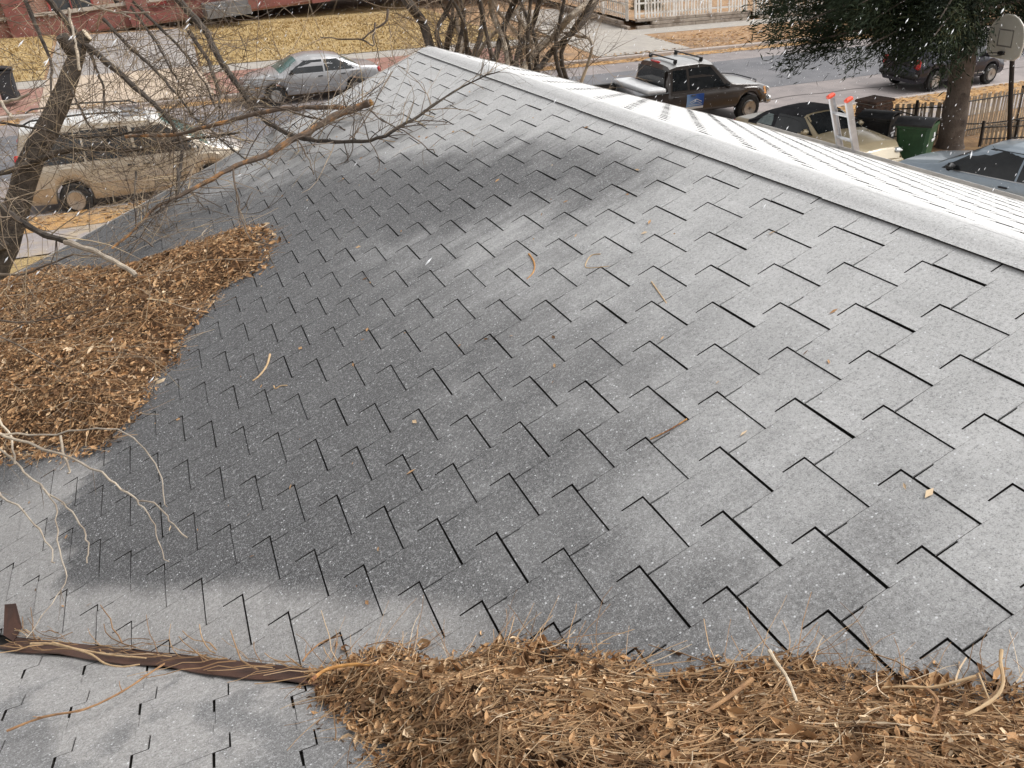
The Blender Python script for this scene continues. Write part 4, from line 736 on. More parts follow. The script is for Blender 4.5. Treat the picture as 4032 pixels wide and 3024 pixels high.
me = bpy.data.meshes.new('crown'); me.from_pydata(np.concatenate(V).tolist(), [], np.concatenate(F).tolist()); set_attr(me, np.concatenate(C)); me.materials.append(EV); o = bpy.data.objects.new('crown', me); COL.objects.link(o); o.parent = ev
brm.build('boughs', m_evb, ev)
# ------------------------------------------------------------------ vehicles
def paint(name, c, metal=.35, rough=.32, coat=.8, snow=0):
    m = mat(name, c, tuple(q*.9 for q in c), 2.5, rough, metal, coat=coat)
    if snow:      # snow: bright sky reflection painted white onto level panels, with a light dusting
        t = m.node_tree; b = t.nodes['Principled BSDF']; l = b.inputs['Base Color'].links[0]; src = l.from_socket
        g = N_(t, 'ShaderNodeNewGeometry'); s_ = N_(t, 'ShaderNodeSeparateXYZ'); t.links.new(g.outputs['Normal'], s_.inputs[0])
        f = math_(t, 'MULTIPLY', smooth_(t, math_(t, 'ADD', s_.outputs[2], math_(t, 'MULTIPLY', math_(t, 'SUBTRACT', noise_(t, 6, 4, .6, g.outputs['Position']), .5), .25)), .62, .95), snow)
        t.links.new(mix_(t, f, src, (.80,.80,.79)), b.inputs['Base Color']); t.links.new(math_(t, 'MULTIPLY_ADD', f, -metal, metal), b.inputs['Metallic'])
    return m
m_glass = mat('tinted glass', (.012,.014,.016), (.03,.032,.034), 1.5, .06, spec=.6)
m_wind = mat('green tinted windscreen', (.10,.20,.18), (.07,.14,.13), 1.2, .08, spec=.6)  # opaque tint, sky light coming through the glass is put into the colour
m_black = mat('black trim', (.014,.014,.015), (.025,.025,.026), 8, .55)
m_tyre = mat('tyre rubber', (.016,.016,.017), (.035,.033,.031), 10, .85)
m_rim = mat('alloy rim', (.55,.53,.50), (.42,.40,.38), 6, .35, .8)
m_chrome = mat('bright trim', (.62,.62,.62), (.5,.5,.5), 6, .25, .85)
m_red = mat('red lamp lens', (.55,.02,.02), (.42,.015,.015), 20, .15, coat=.6)
m_lamp = mat('clear lamp lens', (.62,.62,.60), (.48,.48,.47), 18, .12, .2, coat=.8)
m_amber = mat('amber lens', (.7,.28,.04), rough=.2)
m_alum = mat('aluminium', (.62,.62,.63), (.5,.5,.51), 6, .35, .75, bump=.08, bscale=40)
class Car:
    def __init__(s, name, label, cat, L, top, belt, hw, pt, zb=.30, wr=.33, wheels=(.9, 3.7), ww=.20, tumble=.32, loc=(0,0,0), rz=0, crown=.03, group=None, rimspokes=7, m_r=None, sect=(0,1)):
        s.root = empty(name, loc, rz); tag(s.root, label, cat, group); s.root.rotation_euler = (0, 0, rz)
        s.L, s.top, s.belt, s.hwl, s.zb, s.wr, s.wx, s.tum, s.pt, s.crown = L, top, belt, hw, zb, wr, wheels, tumble, pt, crown
        xs = sorted(set(np.round(np.concatenate([np.linspace(0, L, 70), [q[0] for q in top], [w_+d_ for w_ in wheels for d_ in np.linspace(-wr-.07, wr+.07, 15)]]), 3))); s.xs = [x for x in xs if 0 <= x <= L]
        mb = MB(); n = 0
        for x in s.xs: mb.v += [(q[0], q[1], q[2]) for q in s.ring(x)]
        k = len(s.ring(0)); ns = len(s.xs); fs_ = []
        for i in range(ns-1):
            for j in range(k): fs_.append((i*k+j, i*k+(j+1)%k, (i+1)*k+(j+1)%k, (i+1)*k+j))
        fs_ += [tuple(range(k-1,-1,-1)), tuple(range((ns-1)*k, ns*k))]
        mb.f = [f[::-1] for f in fs_]; mb.m = [0]*len(fs_); s.body = mb.build('body', pt, s.root, loc=(-L/2,0,0), smooth=True, sharp=32)
        s.off = -L/2
        # wheels
        tyre = MB(); r = wr; tyre.lathe([(r*.62,-ww/2),(r*.92,-ww/2),(r,-ww/2+.03),(r,ww/2-.03),(r*.92,ww/2),(r*.62,ww/2)], 'y', n=28)
        rim = MB(); rr = r*.64; rim.lathe([(.0,.0),(rr*.22,.0),(rr*.25,-.03),(rr*.85,-.05),(rr*.86,.0),(rr,.01),(rr,-.02)], 'y', n=24)
        for q in range(rimspokes):
            an = 2*math.pi*q/rimspokes; rot = Matrix.Rotation(-an, 3, 'Y'); rim.box(rot @ Vector((rr*.52,-.008,0)), (rr*.72,.03,rr*.17), rot)
        hubm = MB(); hubm.lathe([(0,-.02),(rr*.95,-.02),(rr*.95,.02),(0,.02)], 'y', n=20)
        first = None
        for x in wheels:
            for sd_ in (-1, 1):
                y = sd_*(np.interp(x, *zip(*hw))-ww/2-.02)
                if first is None:
                    first = tyre.build('wheel', m_tyre, s.root, smooth=True); first_r = rim.build('rim', m_r or m_rim, first, loc=(0,-ww/2+.012,0)); hubm.build('hub', m_black, first); wo = first
                else: wo = copy_tree(first, s.root)
                wo.location = (x+s.off, y, wr); wo.rotation_euler = (0, 0, 0 if sd_ < 0 else math.pi)
    def arch(s, x):
        z = s.zb
        for w_ in s.wx:
            a = s.wr+.055; dd = abs(x-w_)
            if dd < a: z = max(z, s.wr+math.sqrt(max(a*a-dd*dd, 0))*.98)
        return z
    def dims(s, x):
        zt = np.interp(x, *zip(*s.top)); bl = min(np.interp(x, *zip(*s.belt)), zt-.004); w_ = np.interp(x, *zip(*s.hwl)); return zt, bl, w_
    def half(s, x):
        zt, bl, w_ = s.dims(x); zb = min(s.arch(x), bl-.1); wt = max(w_-.05-s.tum*(zt-bl)*.9, .25); h = zt-bl
        zm = zb+(bl-zb)*.5
        P = [(w_-.10, zb), (w_-.03, zb+min(.10,(zm-zb)*.5)), (w_, zm), (w_-.008, bl-(bl-zm)*.3), (w_-.045, bl)]
        wm = w_-.05-s.tum*h*.42; rr = min(.10, h*.3)
        P += [(wm if h > .05 else w_-.06, bl+h*.5), (wt, zt-rr*.7), (wt-rr*.8, zt-rr*.12), (wt*.55, zt+s.crown*.6)]
        return P
    def ring(s, x):
        P = s.half(x); zt = s.dims(x)[0]; lo = P[0][1]
        return [(x,-a,b_) for a, b_ in P]+[(x,0,zt+s.crown)]+[(x,a,b_) for a, b_ in P[::-1]]
    def sy(s, x, z):
        P = s.half(x); zs = [q[1] for q in P]; ys = [q[0] for q in P]; return float(np.interp(z, zs, ys))
    def panel(s, name, levels, m, off=.006, sides=(-1,1), parent=None, nx=6, th=.012, label=None):
        out = []
        for sd_ in sides:
            mb = MB(); V = []
            for z, x0, x1 in levels:
                for i in range(nx+1):
                    x = x0+(x1-x0)*i/nx; V.append((x+s.off, sd_*(s.sy(x, z)+off), z))
            nl = len(levels); k = nx+1; inn = [(a, b_-sd_*th, c) for a, b_, c in V]; fs_ = []
            for l in range(nl-1):
                for i in range(nx): fs_.append((l*k+i, l*k+i+1, (l+1)*k+i+1, (l+1)*k+i))
            bd = list(range(0,k))+[l*k+nx for l in range(1,nl)]+[(nl-1)*k+i for i in range(nx-1,-1,-1)]+[l*k for l in range(nl-2,0,-1)]; N0 = len(V)
            for i in range(len(bd)): a, b_ = bd[i], bd[(i+1)%len(bd)]; fs_.append((a, a+N0, b_+N0, b_))
            if sd_ > 0: fs_ = [f[::-1] for f in fs_]
            mb.add(V+inn, fs_); o = mb.build(name, m, parent or s.root, smooth=True, sharp=35); out.append(o)
            if label: o['label'] = label
        return out
    def sheet(s, name, x0, x1, inset, m, off=.006, n=8, rel=True):
        # panel lying on the top surface (windscreen, rear window, soft-top window)
        mb = MB(); V = []; ny = 8
        for i in range(n+1):
            x = x0+(x1-x0)*i/n; P = s.half(x); zt = s.dims(x)[0]; ye = P[6][0]-inset; ys = [q[0] for q in P[5:]][::-1]; zs = [q[1] for q in P[5:]][::-1]
            for j in range(ny+1):
                y = ye*(2*j/ny-1); z = np.interp(abs(y), [0]+ys, [zt+s.crown]+zs); V.append((x+s.off, y, z))
        k = ny+1; nrm = []
        fs_ = [(i*k+j, i*k+j+1, (i+1)*k+j+1, (i+1)*k+j) for i in range(n) for j in range(ny)]
        if x1 > x0: fs_ = [f[::-1] for f in fs_]
        A = np.array(V).reshape(n+1, ny+1, 3); tx = np.gradient(A, axis=0); ty = np.gradient(A, axis=1); nn = np.cross(tx, ty); nn /= np.linalg.norm(nn, axis=2, keepdims=True)+1e-9; nn *= np.sign(nn[...,2:3]+1e-9)
        A = A+nn*off; mb.add([tuple(q) for q in A.reshape(-1,3)], fs_); return mb.build(name, m, s.root, smooth=True)
    def block(s, name, c, size, m, bev=.03, parent=None, rot=None, label=None):
        mb = MB(); mb.bbox((0,0,0), size, bev, rot); o = mb.build(name, m, parent or s.root, loc=(c[0]+s.off, c[1], c[2]), smooth=True, sharp=50)
        if label: o['label'] = label
        return o
    def door(s, x0, x1, z0, zoff=.01, hx=None, slant=0, sides=(-1,1)):
        zt, bl, w_ = s.dims((x0+x1)/2); lv = [(z0+(bl-zoff-z0)*t_, x0+slant*t_, x1+slant*t_) for t_ in np.linspace(0,1,5)]
        for sd_ in sides:
            o = s.panel('door', lv, s.pt, .005, (sd_,))[0]; hx_ = hx if hx is not None else x0+.12; z = bl-.10
            mb = MB(); mb.bbox((hx_+s.off, sd_*(s.sy(hx_, z)+.018), z), (.16,.025,.032), .01); mb.build('handle', m_black, o)
    def mirrors(s, x, z, m=None):
        for sd_ in (-1,1): s.block('mirror', (x, sd_*(s.sy(x, z)+.12), z+.05), (.12,.20,.14), m or s.pt, .05)
    def slope(s, sx): s.root.rotation_euler = Matrix.Rotation(s.root.rotation_euler.z, 4, 'Z').to_euler()
def park(car, x, y, rz, sc=(1,1,1)):
    # sit the car on the sloping ground
    h = gz(x, y); gx, gy = -GS, (GK if y > 21 else 0); n = Vector((-gx,-gy,1)).normalized(); f = Vector((math.cos(rz), math.sin(rz), 0)); f = (f-n*f.dot(n)).normalized(); l = n.cross(f)
    car.root.matrix_world = Matrix.Translation((x, y, h)) @ Matrix((f,l,n)).transposed().to_4x4() @ Matrix.Diagonal((*sc,1))
def street_spot(sx, sy): q = S2W(sx, sy); return q.x, q.y
# minivan
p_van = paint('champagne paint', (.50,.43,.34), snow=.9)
v = Car('minivan', 'pale champagne minivan parked at the near kerb behind the bare tree', 'van', 5.05,
    [(0,1.05),(.06,1.30),(.22,1.68),(.5,1.75),(1.6,1.80),(2.7,1.76),(3.1,1.68),(3.45,1.46),(4.05,1.10),(4.2,1.05),(4.7,.93),(4.95,.80),(5.05,.66)],
    [(0,.98),(1,1.02),(3,1.0),(4.1,.98),(4.7,.86),(5.05,.6)], [(0,.80),(.1,.90),(.5,.96),(2.5,.98),(4.2,.95),(4.7,.86),(4.95,.72),(5.05,.60)], p_van, wr=.335, wheels=(.98,4.02), tumble=.30, rimspokes=14)
v.panel('side_window', [(1.06,.30,1.36),(1.3,.30,1.38),(1.60,.42,1.38)], m_glass); v.panel('side_window', [(1.06,1.42,2.42),(1.3,1.42,2.42),(1.62,1.42,2.40)], m_glass)
v.panel('side_window', [(1.05,2.48,3.86),(1.2,2.48,3.72),(1.4,2.48,3.42),(1.58,2.48,3.14)], m_glass)
v.sheet('windscreen', 4.08, 3.14, .06, m_wind); v.sheet('rear_window', .07, .2, .1, m_glass)
v.door(2.52,3.75,.42); v.door(1.38,2.48,.42, hx=2.3)
v.mirrors(3.72,1.06); 
for sd_ in (-1,1):
    v.panel('rub_strip', [(.62,.1,.55),(.645,.1,.55)], m_chrome, .012, (sd_,)); v.panel('rub_strip', [(.62,1.42,3.55),(.645,1.42,3.55)], m_chrome, .012, (sd_,))
    v.block('tail_lamp', (.05, sd_*.80, 1.12), (.12,.12,.34), m_red); v.block('headlight', (4.84, sd_*.62, .74), (.22,.26,.13), m_lamp, .05)
    mb = MB(); mb.tube([(.35+v.off, sd_*.60, 1.80),(.5+v.off, sd_*.61, 1.86),(1.6+v.off, sd_*.61, 1.89),(2.6+v.off, sd_*.60, 1.85),(2.75+v.off, sd_*.6, 1.79)], .018, 6); mb.build('roof_rail', m_black, v.root)
for x in (.75,1.25,1.75,2.25): v.block('roof_rib', (x,0,1.80 if x>1 else 1.795), (.05,1.0,.03), p_van, .012)
v.sheet('sunroof', 2.35, 2.85, .12, mat('grey sunroof glass', (.22,.22,.23), rough=.1), .01)
v.block('bumper', (.0,0,.52), (.14,1.62,.26), p_van, .06); v.block('bumper', (5.0,0,.46), (.14,1.2,.22), p_van, .06)
park(v, *street_spot(-1.05,.72), GA, (.98,1.0,1.13))
# silver sedan across the street, facing left
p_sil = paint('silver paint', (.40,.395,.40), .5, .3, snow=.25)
c = Car('sedan', 'silver grey four-door sedan parked across the street by the yellow lawn', 'car', 4.75,
    [(0,.72),(.05,.95),(.2,1.0),(.75,1.04),(1.35,1.36),(1.8,1.44),(2.4,1.45),(2.85,1.36),(3.45,1.02),(3.6,.99),(4.3,.88),(4.62,.74),(4.75,.58)],
    [(0,.9),(.7,.98),(2.4,.95),(3.5,.93),(4.3,.82),(4.75,.52)], [(0,.66),(.1,.78),(.5,.86),(2,.9),(3.6,.89),(4.3,.80),(4.6,.66),(4.75,.5)], p_sil, wr=.32, wheels=(.95,3.72), tumble=.42)
c.panel('side_window', [(.98,.95,1.98),(1.15,1.16,1.98),(1.33,1.46,1.98)], m_glass); c.panel('side_window', [(.97,2.04,3.24),(1.1,2.04,3.06),(1.34,2.04,2.70)], m_glass)
c.sheet('windscreen', 3.5, 2.86, .06, m_wind); c.sheet('rear_window', .78, 1.34, .06, m_wind); c.door(2.05,3.15,.40); c.door(1.25,2.0,.40)
c.mirrors(3.12,.99,m_black)
for sd_ in (-1,1):
    c.panel('rub_strip', [(.56,1.4,3.3),(.58,1.4,3.3)], m_chrome, .012, (sd_,)); c.block('tail_lamp', (.06, sd_*.62, .86), (.12,.30,.16), m_red); c.block('headlight', (4.55, sd_*.56, .70), (.20,.26,.13), m_lamp, .05)
    c.panel('side_marker', [(.60,4.25,4.37),(.64,4.25,4.37)], m_amber, .01, (sd_,))
c.block('bumper', (.02,0,.48), (.14,1.4,.22), p_sil, .06); c.block('bumper', (4.7,0,.42), (.14,1.05,.2), p_sil, .06)
park(c, *street_spot(5.05,9.75), GA+math.pi)
# pickup truck
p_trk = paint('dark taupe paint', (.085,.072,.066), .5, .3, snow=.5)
t_ = Car('pickup_truck', 'dark taupe pickup truck with white toolbox parked at the near kerb', 'truck', 3.75,
    [(0,1.10),(.02,1.45),(.10,1.80),(.35,1.86),(1.2,1.88),(1.6,1.82),(2.25,1.20),(2.4,1.16),(3.3,1.08),(3.65,1.0),(3.75,.80)],
    [(0,1.08),(2.3,1.10),(3.3,1.02),(3.75,.74)], [(0,.94),(.1,.97),(2.2,.98),(3.2,.97),(3.6,.92),(3.75,.82)], p_trk, zb=.48, wr=.40, wheels=(2.98,), tumble=.30, ww=.26, rimspokes=6)
t_.panel('side_window', [(1.15,.14,.66),(1.4,.16,.66),(1.70,.2,.66)], m_glass); t_.panel('side_window', [(1.14,.74,2.02),(1.35,.74,1.86),(1.72,.74,1.50)], m_glass)
t_.sheet('windscreen', 2.28, 1.66, .06, m_wind)
mb = MB(); mb.bbox((t_.off-.012,0,1.44), (.03,1.38,.52), .012); mb.build('rear_window', m_glass, t_.root)
t_.block('brake_lamp', (.10,0,1.86), (.09,.40,.05), m_red, .015)
t_.door(.72,1.95,.58); t_.door(.12,.69,.58); t_.mirrors(1.98,1.12,m_black)
for sd_ in (-1,1): t_.block('headlight', (3.68, sd_*.70, .88), (.14,.36,.18), m_lamp, .04); t_.panel('side_marker', [(.78,3.5,3.62),(.98,3.5,3.62)], m_amber, .012, (sd_,))
t_.block('bumper', (3.74,0,.58), (.20,1.86,.26), m_chrome, .06); t_.block('grille', (3.72,0,.84), (.08,.95,.26), m_black, .03)
bx0 = -2.1
for sd_ in (-1,1):
    mb = MB(); prof = [(bx0,.62),(bx0+.62,.62)]+[(bx0+1.08+.47*math.cos(a), .40+.47*math.sin(a)) for a in np.linspace(math.pi*.85,.15*math.pi,9)]+[(bx0+1.6,.55),(-.03,.55),(-.03,1.12),(bx0,1.12)]
    n = len(prof); mb.add([(x+t_.off, sd_*.97, z) for x, z in prof]+[(x+t_.off, sd_*.90, z) for x, z in prof], [tuple(range(n)), tuple(range(2*n-1,n-1,-1))]+[(i, i+n, (i+1)%n+n, (i+1)%n) for i in range(n)])
    o = mb.build('bed_side', p_trk, t_.root); t_.block('bed_rail', (bx0/2,sd_*.935,1.13), (-bx0-.04,.10,.04), m_black, .01, parent=o)
    t_.block('tail_lamp', (bx0, sd_*.90, .95), (.08,.12,.36), m_red, .02)
mb = MB(); mb.box((bx0/2+t_.off,0,.66), (-bx0,1.8,.05)); mb.build('bed_floor', m_black, t_.root)
t_.block('tailgate', (bx0,0,.87), (.06,1.76,.5), p_trk, .02); t_.block('bumper', (bx0-.12,0,.55), (.2,1.8,.18), m_chrome, .04)
wl = [o for o in t_.root.children if o.name.startswith('wheel')]
for k, o in enumerate(wl):
    q = copy_tree(o, t_.root); q.location = (bx0+1.08+t_.off, o.location.y, o.location.z)
m_white = mat('white painted metal', (.80,.80,.80), (.72,.72,.73), 5, .4, bump=.05)
tb_ = t_.block('toolbox', (-.42,0,1.20), (.62,1.90,.14), m_white, .03, label='white crossbed toolbox lid'); t_.block('box_body', (-.42,0,.95), (.5,1.7,.36), m_alum, .02)
for x in (.35,1.25):
    mb = MB(); mb.box((x+t_.off,0,1.962), (.05,1.36,.03)); rk = mb.build('roof_rack', m_black, t_.root)
    for sd_ in (-1,1): mb = MB(); mb.bbox((x+t_.off, sd_*.62, 1.905), (.11,.07,.10), .02); mb.build('rack_foot', m_black, rk)
def sign_mat():
    m, t, b = newmat('blue gradient print'); tc = N_(t, 'ShaderNodeTexCoord'); s_ = N_(t, 'ShaderNodeSeparateXYZ'); t.links.new(tc.outputs['Generated'], s_.inputs[0])
    t.links.new(mix_(t, smooth_(t, math_(t, 'ADD', math_(t, 'MULTIPLY', s_.outputs[0], .6), math_(t, 'MULTIPLY', s_.outputs[2], .4)), .1, .8), (.30,.48,.75), (.02,.08,.33)), b.inputs['Base Color']); b.inputs['Roughness'].default_value = .4; return m
for sd_ in (-1,):
    sg = t_.panel('door_sign', [(.60,.62,1.22),(.8,.62,1.22),(1.02,.62,1.22)], sign_mat(), .016, (sd_,), label='blue magnetic sign with a white roof logo')[0]
    y = lambda x, z: sd_*(t_.sy(x, z)+.021)
    mb = MB()
    for (x0,z0,x1,z1,th) in ((.72,.80,.95,.88,.02),(.95,.88,1.14,.80,.02),(.76,.76,.95,.82,.012),(.95,.82,1.1,.76,.012),(.68,.72,1.16,.72,.012)):
        mb.add([(x0+t_.off,y(x0,z0),z0-th/2),(x1+t_.off,y(x1,z1),z1-th/2),(x1+t_.off,y(x1,z1),z1+th/2),(x0+t_.off,y(x0,z0),z0+th/2)], [(0,1,2,3)])
    mb.add([(.62+t_.off,y(.62,.62),.602),(1.22+t_.off,y(1.22,.62),.602),(1.22+t_.off,y(1.22,.67),.67),(.62+t_.off,y(.62,.67),.67)], [(0,1,2,3)])
    mb.build('logo', m_white, sg)
mb = MB(); mb.tube([(3.0+t_.off,.7,1.15),(3.45+t_.off,.55,1.12),(3.68+t_.off,.3,1.06),(3.72+t_.off,0,1.05),(3.68+t_.off,-.3,1.06),(3.4+t_.off,-.6,1.09)], .018, 6); mb.build('hood_deflector', m_black, t_.root)
park(t_, *street_spot(15.15,1.0), GA, (1.0,1.03,.99))
# dark blue car beyond the evergreen
p_dk = paint('midnight blue paint', (.018,.018,.032), .3, .35, .5)
d_ = Car('hatchback', 'midnight blue car with red tail lamps parked behind the evergreen trunk', 'car', 4.6,
    [(0,.80),(.03,1.02),(.12,1.12),(.35,1.35),(.7,1.52),(1.5,1.58),(2.5,1.55),(2.9,1.46),(3.5,1.06),(3.7,1.0),(4.3,.88),(4.6,.62)],
    [(0,.9),(.5,.98),(2.5,.97),(3.5,.94),(4.6,.55)], [(0,.74),(.1,.82),(.6,.9),(2,.92),(3.6,.9),(4.3,.8),(4.6,.58)], p_dk, wr=.34, wheels=(.85,3.6), tumble=.36, rimspokes=5)
d_.panel('side_window', [(1.0,.75,1.9),(1.2,.8,1.9),(1.44,.95,1.9)], m_glass); d_.panel('side_window', [(1.0,1.96,3.25),(1.2,1.96,3.0),(1.46,1.96,2.7)], m_glass); d_.sheet('windscreen', 3.48, 2.9, .06, m_wind); d_.sheet('rear_window', .14, .62, .08, m_glass)
d_.door(1.95,3.1,.42); d_.door(1.2,1.9,.42); d_.mirrors(3.1,1.0)
for sd_ in (-1,1): d_.block('tail_lamp', (.06, sd_*.70, .90), (.12,.22,.34), m_red, .05); d_.block('headlight', (4.42, sd_*.62, .72), (.2,.24,.12), m_lamp, .04)
d_.block('bumper', (.0,0,.54), (.22,1.62,.24), m_black, .08); d_.panel('sill_trim', [(.44,1.2,3.2),(.47,1.2,3.2)], m_chrome, .01)
park(d_, *street_spot(26.0,1.35), GA)
# tan convertible with black soft top in the drive, nose to the house
p_tan = paint('sand paint', (.42,.34,.215), .15, .38)
cv = Car('convertible', 'sand coloured convertible with black soft top in the driveway behind the ladder', 'car', 4.35,
    [(0,.70),(.05,.86),(.2,.92),(.75,.95),(1.1,1.17),(1.55,1.33),(2.1,1.35),(2.4,1.29),(2.95,.94),(3.1,.91),(3.95,.82),(4.2,.72),(4.35,.52)],
    [(0,.82),(.7,.88),(2.4,.87),(3,.86),(4,.76),(4.35,.48)], [(0,.62),(.1,.72),(.6,.82),(2,.85),(3.2,.84),(4.0,.76),(4.25,.62),(4.35,.5)], p_tan, wr=.31, wheels=(.85,3.35), tumble=.38)
m_soft = mat('black canvas', (.020,.020,.024), (.034,.034,.040), 4, .9, bump=.2, bscale=60)
cv.body.data.materials.append(m_soft)
for pg in cv.body.data.polygons:
    cx_ = pg.center.x
    if .70 < cx_ < 2.42 and pg.center.z > cv.dims(cx_)[1]+.015: pg.material_index = 1
cv.sheet('soft_top', .72, 2.40, -.06, m_soft, .012, n=14)
m_clear = mat('plastic rear window', (.22,.27,.27), (.13,.17,.17), 3, .2)
cv.sheet('rear_window', .82, 1.16, .10, m_clear, .02); cv.panel('quarter_window', [(.92,1.02,1.52),(1.05,1.12,1.52),(1.17,1.3,1.46)], m_clear, .012); cv.panel('side_window', [(.90,1.64,2.86),(1.05,1.64,2.66),(1.22,1.64,2.42)], m_glass, .012)
cv.sheet('windscreen', 2.96, 2.44, .05, m_glass, .008); cv.door(1.75,2.85,.36); cv.mirrors(2.72,.92)
for sd_ in (-1,1): cv.block('tail_lamp', (.05, sd_*.5, .78), (.1,.3,.12), m_red); cv.block('headlight', (4.20, sd_*.48, .66), (.2,.24,.12), m_lamp, .05)
cv.block('bumper', (4.30,0,.44), (.16,1.2,.2), p_tan, .07); cv.block('bumper', (.02,0,.5), (.14,1.3,.2), p_tan, .07)
park(cv, 14.15, 16.55, R(-90+6))
# light blue sedan in the drive, tail to the camera side
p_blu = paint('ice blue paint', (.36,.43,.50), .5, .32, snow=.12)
b_c = Car('sedan', 'ice blue sedan in the driveway at the right edge', 'car', 4.8,
    [(0,.75),(.05,.98),(.2,1.03),(.8,1.06),(1.4,1.37),(1.85,1.44),(2.45,1.45),(2.9,1.36),(3.55,1.01),(3.7,.98),(4.4,.86),(4.68,.72),(4.8,.56)],
    [(0,.92),(.7,.97),(2.4,.94),(3.6,.92),(4.4,.80),(4.8,.5)], [(0,.68),(.1,.80),(.5,.87),(2,.91),(3.6,.9),(4.4,.80),(4.65,.68),(4.8,.52)], p_blu, wr=.32, wheels=(1.0,3.78), tumble=.42)
b_c.panel('side_window', [(.965,.98,2.06),(1.1,1.12,2.06),(1.25,1.30,2.06),(1.39,1.55,2.06)], m_glass, .009); b_c.panel('side_window', [(.955,2.10,3.44),(1.08,2.10,3.26),(1.22,2.10,3.06),(1.39,2.10,2.80)], m_glass, .009)
b_c.sheet('windscreen', 3.58, 2.92, .06, m_glass); b_c.sheet('rear_window', .84, 1.38, .06, m_glass); b_c.door(2.12,3.25,.40); b_c.door(1.3,2.07,.40); b_c.mirrors(3.22,.98,m_black)
for sd_ in (-1,1):
    b_c.panel('belt_trim', [(.945,1.0,3.36),(.96,1.0,3.36)], m_chrome, .012, (sd_,)); b_c.block('tail_lamp', (.06, sd_*.64, .88), (.12,.32,.16), m_red); b_c.block('headlight', (4.6, sd_*.58, .68), (.22,.28,.13), m_lamp, .05)
b_c.block('bumper', (.02,0,.5), (.14,1.4,.22), p_blu, .06); b_c.block('bumper', (4.74,0,.42), (.16,1.1,.2), m_black, .06)
park(b_c, 14.45, 11.1, R(90+12), (1.05,1.05,1.05))
# ------------------------------------------------------------------ ladder against the right eave
ld = empty('ladder', (7.95, 7.55, gz(7.95,7.55))); tag(ld, 'aluminium extension ladder with red end caps leaning on the right eave', 'ladder')
def ladder():
    x0, z0 = 7.95, gz(7.95,7.55); xe, ze = XE+.16, zRt(XE)+.02
    dv = Vector((xe-x0,0,ze-z0)); Lc = dv.length; dv.normalize(); Lt = Lc+.56; y0, y1 = 7.41, 7.69; side = Vector((dv.z,0,-dv.x))
    rot = Matrix((side, Vector((0,1,0)), dv)).transposed()
    for y in (y0, y1):
        mb = MB(); c = dv*(Lt/2)+Vector((0,y-7.55,0))
        mb.box(c, (.075,.008,Lt), rot); mb.box(c+side*.034+Vector((0,.012 if y == y0 else -.012,0)), (.008,.024,Lt), rot); mb.box(c-side*.034+Vector((0,.012 if y == y0 else -.012,0)), (.008,.024,Lt), rot)
        r_ = mb.build('rail', m_alum, ld)
        mb = MB(); mb.bbox(dv*(Lt+.012)+Vector((0,y-7.55,0)), (.10,.05,.05), .015, rot); mb.build('end_cap', mat('orange red plastic', (.80,.10,.05), rough=.4), r_)
    k = Lt-.19
    while k > .2:
        mb = MB(); a = dv*k+Vector((0,y0-7.55,0)); b_ = dv*k+Vector((0,y1-7.55,0)); mb.tube([a,b_], .019, 8); mb.build('rung', mat('bright rung', (.72,.72,.72), (.6,.6,.6), 9, .3, .7) if k > Lt-.2 else bpy.data.materials['bright rung'], ld, smooth=True); k -= .30
ladder()
